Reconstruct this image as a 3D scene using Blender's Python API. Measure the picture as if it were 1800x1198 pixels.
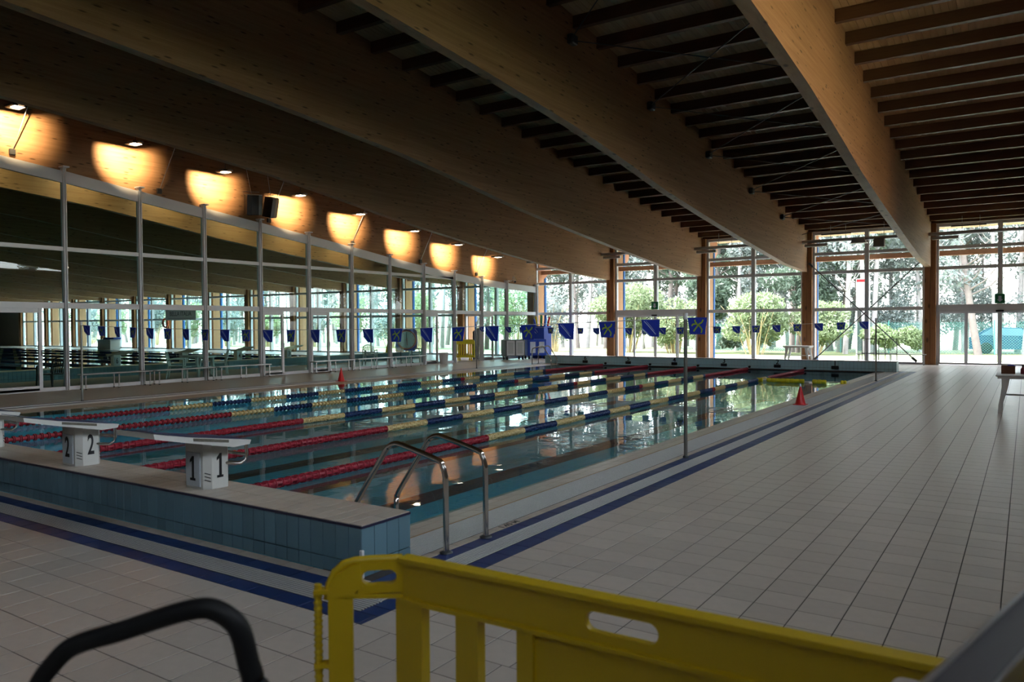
import bpy, math, random
import numpy as np
from mathutils import Vector, Matrix
random.seed(7)
rng = np.random.default_rng(11)
S = bpy.context.scene
COL = S.collection
for _o in list(bpy.data.objects):
    bpy.data.objects.remove(_o)

# ------------------------------------------------------------------ camera
FPX = 1362.59
CAM = Vector((5.6526, -4.2103, 1.6836))
YAW, PITCH, ROLL = 0.5862, 0.0206, -0.0061
fw = Vector((-math.sin(YAW) * math.cos(PITCH), math.cos(YAW) * math.cos(PITCH), -math.sin(PITCH)))
r0 = Vector((math.cos(YAW), math.sin(YAW), 0)); u0 = r0.cross(fw)
rt = math.cos(ROLL) * r0 + math.sin(ROLL) * u0
up = -math.sin(ROLL) * r0 + math.cos(ROLL) * u0
cd = bpy.data.cameras.new('camera')
cd.sensor_width = 36.0; cd.sensor_fit = 'HORIZONTAL'; cd.lens = FPX / 1800.0 * 36.0
cd.clip_start = 0.05; cd.clip_end = 500
cd.dof.use_dof = True; cd.dof.focus_distance = 16.0; cd.dof.aperture_fstop = 3.6
cam = bpy.data.objects.new('camera', cd); COL.objects.link(cam)
M = Matrix((rt, up, -fw)).transposed().to_4x4(); M.translation = CAM
cam.matrix_world = M
S.camera = cam
S.view_settings.view_transform = 'Standard'; S.view_settings.look = 'None'
S.view_settings.gamma = 1.0; S.view_settings.use_curve_mapping = False
S.view_settings.exposure = 0.38
try:
    S.cycles.max_bounces = 8; S.cycles.diffuse_bounces = 4; S.cycles.glossy_bounces = 4
    S.cycles.use_adaptive_sampling = True; S.cycles.adaptive_threshold = 0.03
    S.cycles.transparent_max_bounces = 24; S.cycles.transmission_bounces = 6
    S.cycles.caustics_reflective = False; S.cycles.caustics_refractive = False
    S.cycles.sample_clamp_indirect = 4.0
    S.cycles.use_denoising = True
except Exception:
    pass

# ------------------------------------------------------------------ sky and sun
SUN_DIR = Vector((-0.75, -0.22, 0.95)).normalized()      # towards the sun
W = bpy.data.worlds.new('sky'); S.world = W; W.use_nodes = True
wn = W.node_tree.nodes; wl = W.node_tree.links
bg = wn['Background']; sky = wn.new('ShaderNodeTexSky')
sky.sky_type = 'NISHITA'; sky.sun_disc = False
sky.sun_elevation = math.asin(SUN_DIR.z); sky.sun_rotation = math.atan2(SUN_DIR.x, SUN_DIR.y)
sky.air_density = 1.0; sky.dust_density = 2.5; sky.ozone_density = 1.0
hsv = wn.new('ShaderNodeHueSaturation'); hsv.inputs['Saturation'].default_value = .28
wl.new(sky.outputs['Color'], hsv.inputs['Color']); wl.new(hsv.outputs['Color'], bg.inputs['Color']); bg.inputs['Strength'].default_value = 3.1
sl = bpy.data.lights.new('sun', 'SUN'); sl.energy = 9.0; sl.angle = 0.01; sl.color = (1.0, 0.95, 0.86)
so = bpy.data.objects.new('sun', sl); COL.objects.link(so)
so.rotation_euler = SUN_DIR.to_track_quat('Z', 'Y').to_euler()

# ------------------------------------------------------------------ helpers
def tag(o, label=None, cat=None, group=None, kind=None):
    if label: o['label'] = label
    if cat: o['category'] = cat
    if group: o['group'] = group
    if kind: o['kind'] = kind
    return o

def empty(name, loc=(0, 0, 0), rz=0.0, parent=None):
    o = bpy.data.objects.new(name, None); COL.objects.link(o)
    o.location = loc; o.rotation_euler = (0, 0, rz); o.empty_display_size = 0.1
    if parent: o.parent = parent
    return o

def link(name, mesh, parent=None, loc=None, rot=None, scale=None, m=None):
    o = bpy.data.objects.new(name, mesh); COL.objects.link(o)
    if parent: o.parent = parent
    if loc is not None: o.location = loc
    if rot is not None: o.rotation_euler = rot
    if scale is not None: o.scale = scale
    return o

def smooth_path(pts, n=4):
    P_ = [Vector(p) for p in pts]; out = []
    for i in range(len(P_) - 1):
        a, b, c, d = P_[max(i-1, 0)], P_[i], P_[i+1], P_[min(i+2, len(P_)-1)]
        for k in range(n):
            t = k / n
            out.append(.5 * ((2*b) + (c - a)*t + (2*a - 5*b + 4*c - d)*t*t + (-a + 3*b - 3*c + d)*t**3))
    return out + [P_[-1]]

class MB:
    def __init__(s): s.v = []; s.f = []; s.sm = []
    def add(s, vs, fs, smooth=False):
        b = len(s.v); s.v += [tuple(p) for p in vs]
        s.f += [tuple(i + b for i in f) for f in fs]; s.sm += [smooth] * len(fs); return s
    def box(s, x0, x1, y0, y1, z0, z1):
        return s.add([(x0,y0,z0),(x1,y0,z0),(x1,y1,z0),(x0,y1,z0),(x0,y0,z1),(x1,y0,z1),(x1,y1,z1),(x0,y1,z1)],
                     [(0,3,2,1),(4,5,6,7),(0,1,5,4),(1,2,6,5),(2,3,7,6),(3,0,4,7)])
    def cbox(s, x0, x1, y0, y1, z0, z1, c=0.005):
        # box with chamfered vertical and horizontal edges
        vs = []; fs = []
        def ring(z, i):
            a, b, d, e = x0 + i, x1 - i, y0 + i, y1 - i
            return [(a+c,d,z),(b-c,d,z),(b,d+c,z),(b,e-c,z),(b-c,e,z),(a+c,e,z),(a,e-c,z),(a,d+c,z)]
        vs = ring(z0, c) + ring(z0 + c, 0) + ring(z1 - c, 0) + ring(z1, c)
        for k in range(3):
            for i in range(8):
                j = (i + 1) % 8; fs.append((k*8+i, k*8+j, k*8+8+j, k*8+8+i))
        fs.append(tuple(range(7, -1, -1))); fs.append(tuple(range(24, 32)))
        return s.add(vs, fs)
    def bar(s, a, b, w, h, upv=(0, 0, 1)):
        a = Vector(a); b = Vector(b); d = (b - a).normalized(); U = Vector(upv)
        if abs(d.dot(U)) > .99: U = Vector((1, 0, 0))
        R = d.cross(U).normalized(); U = R.cross(d)
        vs = []
        for p in (a, b):
            for (i, j) in ((-1,-1),(1,-1),(1,1),(-1,1)):
                vs.append(p + R * (w/2*i) + U * (h/2*j))
        return s.add(vs, [(3,2,1,0),(4,5,6,7),(0,1,5,4),(1,2,6,5),(2,3,7,6),(3,0,4,7)])
    def tube(s, pts, r, n=8, cap=True):
        pts = [Vector(p) for p in pts]; rr = r if isinstance(r, (list, tuple)) else [r] * len(pts)
        d0 = (pts[1] - pts[0]).normalized(); U = Vector((0, 0, 1)) if abs(d0.z) < .9 else Vector((1, 0, 0))
        R = d0.cross(U).normalized(); vs = []
        for i, p in enumerate(pts):
            d = (pts[min(i+1, len(pts)-1)] - pts[max(i-1, 0)]).normalized()
            R = (R - d * R.dot(d)).normalized(); U = d.cross(R)
            for k in range(n):
                a = 2 * math.pi * k / n; vs.append(p + (R * math.cos(a) + U * math.sin(a)) * rr[i])
        fs = []
        for i in range(len(pts) - 1):
            for k in range(n):
                j = (k + 1) % n; fs.append((i*n+k, i*n+j, (i+1)*n+j, (i+1)*n+k))
        s.add(vs, fs, True)
        if cap:
            s.add(vs[:n], [tuple(range(n-1, -1, -1))]); s.add(vs[-n:], [tuple(range(n))])
        return s
    def lathe(s, prof, c=(0, 0, 0), n=20, axis='z'):
        vs = []; fs = []
        for (r, h) in prof:
            for k in range(n):
                a = 2 * math.pi * k / n; p = (r * math.cos(a), r * math.sin(a), h)
                if axis == 'y': p = (p[0], p[2], p[1])
                if axis == 'x': p = (p[2], p[0], p[1])
                vs.append((p[0] + c[0], p[1] + c[1], p[2] + c[2]))
        for i in range(len(prof) - 1):
            for k in range(n):
                j = (k + 1) % n; fs.append((i*n+k, i*n+j, (i+1)*n+j, (i+1)*n+k))
        s.add(vs, fs, True)
        s.add(vs[:n], [tuple(range(n-1, -1, -1))]); s.add(vs[-n:], [tuple(range(n))])
        return s
    def prism(s, poly, lo, hi, axis='x'):
        # poly: 2-D outline, extruded along axis from lo to hi
        n = len(poly)
        def P(a, b, t):
            return (t, a, b) if axis == 'x' else ((a, t, b) if axis == 'y' else (a, b, t))
        vs = [P(a, b, lo) for a, b in poly] + [P(a, b, hi) for a, b in poly]
        fs = [tuple(range(n-1, -1, -1)), tuple(range(n, 2*n))]
        for i in range(n):
            j = (i + 1) % n; fs.append((i, j, n+j, n+i))
        return s.add(vs, fs)
    def mesh(s, name, m):
        me = bpy.data.meshes.new(name); me.from_pydata(s.v, [], s.f); me.materials.append(m)
        me.polygons.foreach_set('use_smooth', s.sm); me.update()
        import bmesh
        bm = bmesh.new(); bm.from_mesh(me); bmesh.ops.recalc_face_normals(bm, faces=bm.faces); bm.to_mesh(me); bm.free()
        return me
    def build(s, name, m, parent=None, loc=None, rot=None):
        return link(name, s.mesh(name, m), parent, loc, rot)

def raw_mesh(name, V, F, m, smooth=False):
    """V: (n,3) array, F: (k,4) int array"""
    me = bpy.data.meshes.new(name); V = np.asarray(V, np.float32); F = np.asarray(F, np.int32)
    me.vertices.add(len(V)); me.vertices.foreach_set('co', V.ravel())
    k = F.shape[1]; me.loops.add(F.size); me.loops.foreach_set('vertex_index', F.ravel())
    me.polygons.add(len(F)); me.polygons.foreach_set('loop_start', np.arange(0, F.size, k, dtype=np.int32))
    me.polygons.foreach_set('loop_total', np.full(len(F), k, np.int32))
    for mm in (m if isinstance(m, list) else [m]): me.materials.append(mm)
    me.update(calc_edges=True)
    me.polygons.foreach_set('use_smooth', [bool(smooth)] * len(F))
    return me

def boxes_mesh(name, B, m, bottom=False):
    """B: (n,6) x0,x1,y0,y1,z0,z1 -> one mesh of separate blocks"""
    B = np.asarray(B, float); n = len(B)
    ix = np.array([[0,2,4],[1,2,4],[1,3,4],[0,3,4],[0,2,5],[1,2,5],[1,3,5],[0,3,5]])
    V = B[:, ix].reshape(-1, 3)
    fl = [(4,5,6,7),(0,1,5,4),(1,2,6,5),(2,3,7,6),(3,0,4,7)] + ([(0,3,2,1)] if bottom else [])
    F = (np.arange(n)[:, None, None] * 8 + np.array(fl)[None]).reshape(-1, 4)
    return raw_mesh(name, V, F, m)

def text_mesh(txt, size, m, extrude=0.001, bold=0.0, xs=1.0):
    cu = bpy.data.curves.new('lettering', 'FONT'); cu.body = txt; cu.size = size; cu.extrude = extrude
    cu.offset = bold; cu.align_x = 'CENTER'; cu.align_y = 'CENTER'; cu.resolution_u = 3
    o = bpy.data.objects.new('lettering', cu); COL.objects.link(o)
    dg = bpy.context.evaluated_depsgraph_get(); dg.update()
    me = bpy.data.meshes.new_from_object(o.evaluated_get(dg)); bpy.data.objects.remove(o)
    bpy.data.curves.remove(cu)
    for v in me.vertices: v.co.x *= xs
    me.materials.clear(); me.materials.append(m); me.name = 'lettering'
    return me

def ORD(i): return ['first', 'second', 'third', 'fourth', 'fifth', 'sixth', 'seventh', 'eighth', 'ninth', 'tenth',
                    'eleventh', 'twelfth', 'thirteenth', 'fourteenth', 'fifteenth', 'sixteenth', 'seventeenth'][i]

# ------------------------------------------------------------------ materials
def mat(name, col, rough=0.5, metal=0.0, var=0.0, scale=8.0, objvar=0.0, spec=0.5, bump=0.0, emit=None):
    m = bpy.data.materials.new(name); m.use_nodes = True
    N = m.node_tree.nodes; Lk = m.node_tree.links; b = N['Principled BSDF']
    b.inputs['Base Color'].default_value = (*col, 1); b.inputs['Roughness'].default_value = rough
    b.inputs['Metallic'].default_value = metal; b.inputs['Specular IOR Level'].default_value = spec
    src = None
    tc = N.new('ShaderNodeTexCoord')
    nz = N.new('ShaderNodeTexNoise'); nz.inputs['Scale'].default_value = scale; nz.inputs['Detail'].default_value = 4
    Lk.new(tc.outputs['Object'], nz.inputs['Vector'])
    mr = N.new('ShaderNodeMapRange'); mr.inputs['To Min'].default_value = 1 - var; mr.inputs['To Max'].default_value = 1 + var
    Lk.new(nz.outputs['Fac'], mr.inputs['Value'])
    hs = N.new('ShaderNodeHueSaturation'); hs.inputs['Color'].default_value = (*col, 1)
    if objvar:
        oi = N.new('ShaderNodeObjectInfo'); m2 = N.new('ShaderNodeMapRange')
        m2.inputs['To Min'].default_value = 1 - objvar; m2.inputs['To Max'].default_value = 1 + objvar
        Lk.new(oi.outputs['Random'], m2.inputs['Value'])
        mu = N.new('ShaderNodeMath'); mu.operation = 'MULTIPLY'
        Lk.new(mr.outputs[0], mu.inputs[0]); Lk.new(m2.outputs[0], mu.inputs[1]); Lk.new(mu.outputs[0], hs.inputs['Value'])
    else:
        Lk.new(mr.outputs[0], hs.inputs['Value'])
    Lk.new(hs.outputs[0], b.inputs['Base Color'])
    if bump:
        bp = N.new('ShaderNodeBump'); bp.inputs['Strength'].default_value = bump; bp.inputs['Distance'].default_value = 0.01
        Lk.new(nz.outputs['Fac'], bp.inputs['Height']); Lk.new(bp.outputs[0], b.inputs['Normal'])
    if emit:
        b.inputs['Emission Color'].default_value = (*emit[:3], 1); b.inputs['Emission Strength'].default_value = emit[3]
    return m

def wood(name, c1, c2, sc, knots=True, rough=0.55, objvar=0.0):
    m = bpy.data.materials.new(name); m.use_nodes = True
    N = m.node_tree.nodes; Lk = m.node_tree.links; b = N['Principled BSDF']; b.inputs['Roughness'].default_value = rough
    b.inputs['Specular IOR Level'].default_value = 0.25
    tc = N.new('ShaderNodeTexCoord'); mp = N.new('ShaderNodeMapping'); mp.inputs['Scale'].default_value = sc
    Lk.new(tc.outputs['Object'], mp.inputs['Vector'])
    nz = N.new('ShaderNodeTexNoise'); nz.inputs['Scale'].default_value = 1.0; nz.inputs['Detail'].default_value = 6
    nz.inputs['Roughness'].default_value = 0.65; Lk.new(mp.outputs[0], nz.inputs['Vector'])
    cr = N.new('ShaderNodeValToRGB'); e = cr.color_ramp.elements
    e[0].position = 0.3; e[0].color = (*c2, 1); e[1].position = 0.7; e[1].color = (*c1, 1)
    Lk.new(nz.outputs['Fac'], cr.inputs['Fac']); out = cr.outputs['Color']
    if knots:
        m2 = N.new('ShaderNodeMapping'); m2.inputs['Scale'].default_value = (sc[0]*.6, max(sc[1]*4.2, .1), sc[2]*.62) if sc[1] < sc[2] else (sc[0]*.4, sc[1]*.4, sc[2]*2.6)
        Lk.new(tc.outputs['Object'], m2.inputs['Vector'])
        vo = N.new('ShaderNodeTexVoronoi'); vo.inputs['Scale'].default_value = 1.0; Lk.new(m2.outputs[0], vo.inputs['Vector'])
        k = N.new('ShaderNodeMapRange'); k.inputs['From Min'].default_value = 0.10; k.inputs['From Max'].default_value = 0.21
        k.inputs['To Min'].default_value = 0.35; k.inputs['To Max'].default_value = 1.0; Lk.new(vo.outputs['Distance'], k.inputs['Value'])
        hs = N.new('ShaderNodeHueSaturation'); Lk.new(out, hs.inputs['Color']); Lk.new(k.outputs[0], hs.inputs['Value']); out = hs.outputs[0]
    if objvar:
        oi = N.new('ShaderNodeObjectInfo'); mr = N.new('ShaderNodeMapRange')
        mr.inputs['To Min'].default_value = 1 - objvar; mr.inputs['To Max'].default_value = 1 + objvar
        Lk.new(oi.outputs['Random'], mr.inputs['Value'])
        hs = N.new('ShaderNodeHueSaturation'); Lk.new(out, hs.inputs['Color']); Lk.new(mr.outputs[0], hs.inputs['Value']); out = hs.outputs[0]
    Lk.new(out, b.inputs['Base Color'])
    return m

def glassy(name, tint, ior, wave=0.0, wscale=6.0, film=0.0):
    m = bpy.data.materials.new(name); m.use_nodes = True
    N = m.node_tree.nodes; Lk = m.node_tree.links; N.remove(N['Principled BSDF'])
    tr = N.new('ShaderNodeBsdfTransparent'); tr.inputs['Color'].default_value = (*tint, 1)
    gl = N.new('ShaderNodeBsdfGlossy'); gl.inputs['Roughness'].default_value = 0.0
    fr = N.new('ShaderNodeFresnel'); fr.inputs['IOR'].default_value = ior
    mx = N.new('ShaderNodeMixShader')
    ge = N.new('ShaderNodeNewGeometry'); iv = N.new('ShaderNodeMath'); iv.operation = 'SUBTRACT'; iv.inputs[0].default_value = 1.0
    ml = N.new('ShaderNodeMath'); ml.operation = 'MULTIPLY'; Lk.new(ge.outputs['Backfacing'], iv.inputs[1])
    Lk.new(fr.outputs[0], ml.inputs[0]); Lk.new(iv.outputs[0], ml.inputs[1])   # only the entry face of a pane reflects
    Lk.new(ml.outputs[0], mx.inputs['Fac']); Lk.new(tr.outputs[0], mx.inputs[1]); Lk.new(gl.outputs[0], mx.inputs[2])
    Lk.new(mx.outputs[0], N['Material Output'].inputs['Surface'])
    if wave:
        tc = N.new('ShaderNodeTexCoord'); nz = N.new('ShaderNodeTexNoise'); nz.inputs['Scale'].default_value = wscale
        nz.inputs['Detail'].default_value = 2; Lk.new(tc.outputs['Object'], nz.inputs['Vector'])
        bp = N.new('ShaderNodeBump'); bp.inputs['Strength'].default_value = 1.0; bp.inputs['Distance'].default_value = wave
        Lk.new(nz.outputs['Fac'], bp.inputs['Height'])
        Lk.new(bp.outputs[0], gl.inputs['Normal']); Lk.new(bp.outputs[0], fr.inputs['Normal'])
    return m

m_tile = mat('deck_tile', (.52, .45, .39), .33, var=.10, scale=14, objvar=.07, bump=.05)
m_tile2 = mat('coping_tile', (.50, .43, .36), .4, var=.08, scale=10, objvar=.06)
m_grout = mat('grout', (.055, .048, .045), .9, var=.2)
m_blue = mat('navy_tile', (.012, .032, .13), .45, var=.15, objvar=.12)
m_navy = mat('navy_trim', (.02, .02, .06), .4)
m_wtile_lit = mat('far_wall_tile_lit', (.52, .74, .78), .3, var=.06, scale=3)  # pool wall tile again, colour lightened to make up for weak light there
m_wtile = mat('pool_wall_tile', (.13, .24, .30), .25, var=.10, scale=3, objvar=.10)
m_grout2 = mat('wall_grout', (.03, .05, .06), .9)
m_ptile = mat('pool_floor_tile', (.045, .40, .56), .5, var=.12, scale=2)
m_pline = mat('lane_marking_tile', (.012, .012, .035), .5, var=.1)
m_pgrout = mat('pool_grout', (.03, .24, .32), .8)
m_white = mat('white_coated_metal', (.70, .72, .76), .35, var=.02)
m_wplast = mat('white_plastic', (.72, .72, .70), .4, var=.03)
m_block = mat('block_fibreglass', (.62, .61, .57), .35, var=.04)
m_steel = mat('polished_steel', (.62, .60, .57), .16, 1.0, var=.05)
m_pole = mat('brushed_pole', (.30, .29, .27), .35, .8, var=.05)
m_alu = mat('aluminium', (.60, .61, .63), .3, .9)
m_dkmetal = mat('dark_steel', (.07, .075, .08), .45, .5)
m_gal = mat('galvanised_steel', (.42, .43, .44), .4, .8)
m_black = mat('black_plastic', (.008, .008, .009), .55, spec=.25)
m_bchair = mat('black_chair_plastic', (.015, .02, .022), .3)
m_ink = mat('black_ink', (.008, .008, .010), .5)
m_grate = mat('grate_plastic', (.58, .57, .55), .4, var=.05)
m_shade = mat('hollow_shade', (.03, .03, .03), .9)  # dark colour standing for shade in the grate gaps and duct mouth
m_rust = mat('brown_stain_edge', (.30, .17, .05), .5, var=.5, scale=9)
m_yel = mat('yellow_plastic', (.50, .34, .005), .42, var=.06, scale=4)
m_yfloat = mat('yellow_foam', (.85, .72, .02), .6, var=.05)
m_red = mat('red_plastic', (.62, .015, .02), .4)
m_rred = mat('rope_red', (.36, .02, .04), .4, var=.1)
m_rblue = mat('rope_blue', (.012, .035, .13), .4, var=.1)
m_rcream = mat('rope_cream', (.70, .55, .26), .45, var=.1)
m_flag = mat('flag_blue', (.012, .04, .42), .6, var=.1)
m_flog = mat('flag_green', (.42, .55, .03), .6)
m_fwht = mat('flag_white', (.62, .70, .85), .6)
m_cord = mat('white_cord', (.8, .8, .8), .6)
m_beam = wood('glulam_spruce', (.37, .21, .11), (.25, .13, .062), (6, .5, 16))
m_col = wood('column_spruce', (.36, .17, .07), (.22, .095, .038), (9, 9, .6), True)
m_ocol = wood('outdoor_spruce', (.34, .18, .085), (.26, .13, .06), (9, 9, .6), False)
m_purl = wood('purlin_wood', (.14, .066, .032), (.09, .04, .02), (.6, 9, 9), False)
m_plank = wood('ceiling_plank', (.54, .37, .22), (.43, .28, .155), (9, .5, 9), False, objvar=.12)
m_obeam = wood('outdoor_beam', (.42, .19, .10), (.33, .14, .07), (6, .5, 16), False)
m_glass = glassy('clear_glass', (.94, .97, .97), 1.45)
m_tglass = glassy('tinted_glass', (.74, .90, .90), 1.5)
m_water = glassy('pool_water', (.74, .93, .95), 1.33, wave=.0022, wscale=2.2)
m_wall = mat('plaster', (.30, .28, .26), .8, var=.05)
m_roof = mat('roof_sheet', (.25, .22, .2), .8)
m_dark = mat('dark_grey_plastic', (.045, .05, .055), .5)
m_cartd = mat('cart_grey', (.13, .14, .15), .5)
m_bplast = mat('blue_plastic', (.01, .06, .45), .4)
m_pipe = mat('blue_downpipe', (.015, .10, .32), .4)
m_green = mat('sign_green', (.0, .22, .09), .5)
m_lit = mat('lamp_glass', (.9, .9, .9), .3, emit=(1.0, .86, .66, 14.0))
m_duct = mat('duct_metal', (.40, .40, .41), .4, .6)
m_ground = mat('pale_paving', (.78, .76, .72), .9, var=.08, scale=.6)
m_grass = mat('lawn', (.16, .19, .08), .9, var=.3, scale=1.5)

def leafmat(name, c, objvar=.15):
    m = mat(name, c, .6, var=.35, scale=3, objvar=objvar)
    N = m.node_tree.nodes; Lk = m.node_tree.links; b = N['Principled BSDF']
    tl = N.new('ShaderNodeBsdfTranslucent'); mx = N.new('ShaderNodeMixShader'); mx.inputs['Fac'].default_value = .35
    src = b.inputs['Base Color'].links[0].from_socket
    Lk.new(src, tl.inputs['Color']); Lk.new(b.outputs[0], mx.inputs[1]); Lk.new(tl.outputs[0], mx.inputs[2])
    Lk.new(mx.outputs[0], N['Material Output'].inputs['Surface'])
    return m
m_leafA = leafmat('leaf_light', (.20, .255, .135)); m_leafB = leafmat('leaf_dark', (.075, .11, .075))
m_leafC = leafmat('leaf_grey', (.20, .235, .225)); m_stem = mat('tan_stem', (.48, .36, .2), .8, var=.3)
m_bark = mat('pale_bark', (.33, .30, .30), .9, var=.35, scale=6); m_bark2 = mat('dark_bark', (.16, .13, .12), .9, var=.3, scale=6)

# ------------------------------------------------------------------ measured curves of the hall
DX = 4.69
COLX = [2.45 - DX * k for k in range(-2, 17)]        # column centres, index 2 is the one right of the pool
YW = 30.80                                            # far glazed wall
_by = [-12, -4, 0, 3.3, 7, 10, 12.5, 15, 18.7, 23.2, 27, 30.8]
_bz = [6.80, 6.72, 6.58, 6.36, 6.09, 5.83, 5.52, 5.17, 4.78, 4.36, 4.03, 3.88]
def zbot(y): return float(np.interp(y, _by, _bz))
_ay = [-12, 0, 3.5, 6.54, 8.73, 10.83, 12.98, 15.1, 17.24, 19.31, 21.44, 23.66, 25.86, 28.05, 30.8]
_az = [6.55, 6.45, 6.19, 5.90, 5.65, 5.42, 5.19, 4.96, 4.72, 4.47, 4.25, 4.05, 3.89, 3.77, 3.69]
def ztopA(y): return float(np.interp(y, _ay, _az))    # top of the glass partition
def zp(y): return 5.58 + .108 * (30.8 - y)            # underside of the purlins
XP = -15.99

# ------------------------------------------------------------------ roof: beams, purlins, planks
ceiling = tag(empty('ceiling'), 'timber plank ceiling with dark purlins between the big roof beams', 'ceiling', kind='structure')
beam_y = list(np.arange(-9, 30.9, 1.0)) + [30.9]
def beam_mesh(z_fn, out=True):
    poly = [(y, z_fn(y)) for y in beam_y] + [(y, zp(y) + .25) for y in (30.9, -9)]
    return poly
names = {3: 'nearest to the pool edge', 4: 'crossing above the lane ropes', 5: 'crossing above the middle lanes', 6: 'next to the spotlit one'}
for k, cx in enumerate(COLX):
    if k in (0,): continue
    xl, xr = cx - .20, cx + .02
    fn = zbot
    if k == 6:
        xl, xr = -16.27, -16.05; fn = lambda y: ztopA(y) - .12
    lab = {1: 'deep timber roof beam just out of the right edge, over the white table',
           2: 'deep arched timber roof beam over the tiled walkway, warmly lit right face',
           3: 'deep arched timber roof beam ending at the column beside the cross-braced window',
           4: 'deep arched timber roof beam ending left of the window with two bushes',
           5: 'deep dark timber roof beam just right of the row of spotlights',
           6: 'spotlit timber roof beam resting above the white glass partition'}.get(k, 'timber roof beam in the hall behind the glass, %s from the partition' % ORD(k - 7) if k >= 7 else '')
    b = MB(); poly = beam_mesh(fn)
    b.prism(poly, xl, xr, 'x')
    o = b.build('roof_beam', m_beam); tag(o, lab, 'roof beam', 'arched roof beams', 'structure')
    # outdoor tail of the beam under the eaves
    ob = MB(); pts = [(31.12, 3.95)]
    for i in range(9):
        t = i / 8; pts.append((31.12 + 1.7 * t, 3.95 + 1.15 * (t ** 1.5)))
    pts += [(32.82, zp(32.82) + .25), (31.12, zp(31.12) + .25)]
    ob.prism(pts[1:], xl, xr, 'x'); ob.build('beam_tail', m_obeam, o)

PY = [30.2 - 1.06 * i for i in range(37)]
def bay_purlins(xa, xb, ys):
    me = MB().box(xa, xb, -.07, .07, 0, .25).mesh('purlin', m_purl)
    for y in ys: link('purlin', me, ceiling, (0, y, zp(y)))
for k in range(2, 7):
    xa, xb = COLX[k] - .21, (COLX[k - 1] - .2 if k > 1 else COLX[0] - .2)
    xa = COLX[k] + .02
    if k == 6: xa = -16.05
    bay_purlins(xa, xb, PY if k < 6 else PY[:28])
    n = int(round((xb - xa) / .134)); w = (xb - xa) / n
    ya, yb = -9.0, 33.0
    me = MB().add([(0, ya, zp(ya)+.25), (w-.008, ya, zp(ya)+.25), (w-.008, yb, zp(yb)+.25), (0, yb, zp(yb)+.25),
                   (0, ya, zp(ya)+.28), (w-.008, ya, zp(ya)+.28), (w-.008, yb, zp(yb)+.28), (0, yb, zp(yb)+.28)],
                  [(0,3,2,1),(4,5,6,7),(0,1,5,4),(1,2,6,5),(2,3,7,6),(3,0,4,7)]).mesh('plank', m_plank)
    for i in range(n): link('plank', me, ceiling, (xa + i * w, 0, 0))
# purlins of the hall behind the partition
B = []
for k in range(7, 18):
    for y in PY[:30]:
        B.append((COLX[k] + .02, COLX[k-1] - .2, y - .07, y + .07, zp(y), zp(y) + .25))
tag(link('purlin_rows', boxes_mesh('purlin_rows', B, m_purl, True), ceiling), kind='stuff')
rf = MB().add([(-80, -9.4, zp(-9.4)+.29), (8.0, -9.4, zp(-9.4)+.29), (8.0, 33.1, zp(33.1)+.29), (-80, 33.1, zp(33.1)+.29),
               (-80, -9.4, zp(-9.4)+.6), (8.0, -9.4, zp(-9.4)+.6), (8.0, 33.1, zp(33.1)+.6), (-80, 33.1, zp(33.1)+.6)],
              [(0,3,2,1),(4,5,6,7),(0,1,5,4),(1,2,6,5),(2,3,7,6),(3,0,4,7)])
tag(rf.build('roof', m_plank), 'pale roof boarding above the purlins', 'roof', kind='structure')

# ------------------------------------------------------------------ far wall: columns, windows, doors
wall_far = tag(empty('wall_far'), 'far glazed wall of timber columns and white window frames', 'wall', kind='structure')
mcol = MB().cbox(-.20, -.004, -.16, .20, 0, 3.9, .006).mesh('column', m_col)
mcol2 = MB().cbox(.004, .20, -.16, .20, 0, 5.6, .006).mesh('column', m_col)
mout = MB().cbox(-.2, .16, .42, 1.0, -.1, 5.4, .01).mesh('outdoor_column', m_ocol)
mdp = MB().tube([(.10, 1.15, -.1), (.10, 1.15, 5.3)], .10, 12).mesh('downpipe', m_pipe)
for k, cx in enumerate(COLX):
    if k == 0: continue
    link('column', mcol, wall_far, (cx, YW, 0)); link('column', mcol2, wall_far, (cx, YW, 0))
    link('outdoor_column', mout, wall_far, (cx, YW, 0)); link('downpipe', mdp, wall_far, (cx, YW, 0))
mcf = MB().box(-.2, .2, -.165, -.16, 0, .05)
lint = MB()
lint.box(COLX[-1], COLX[1] + .2, 31.35, 31.55, 4.36, 4.56)
lint.build('lintel', m_obeam, wall_far)
tag(MB().box(COLX[-1], COLX[1] + .2, YW - .02, YW + .3, 5.60, 6.2).build('wall_header', m_purl, wall_far))

def pane(par, x0, x1, z0, z1, y=YW + .1, m=m_glass):
    MB().box(x0, x1, y, y + .008, z0, z1).build('pane', m, par)

def fbar(par, name, x0, x1, z0, z1, y0=YW + .02, y1=YW + .18, m=m_white):
    return MB().cbox(x0, x1, y0, y1, z0, z1, .006).build(name, m, par)

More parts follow.
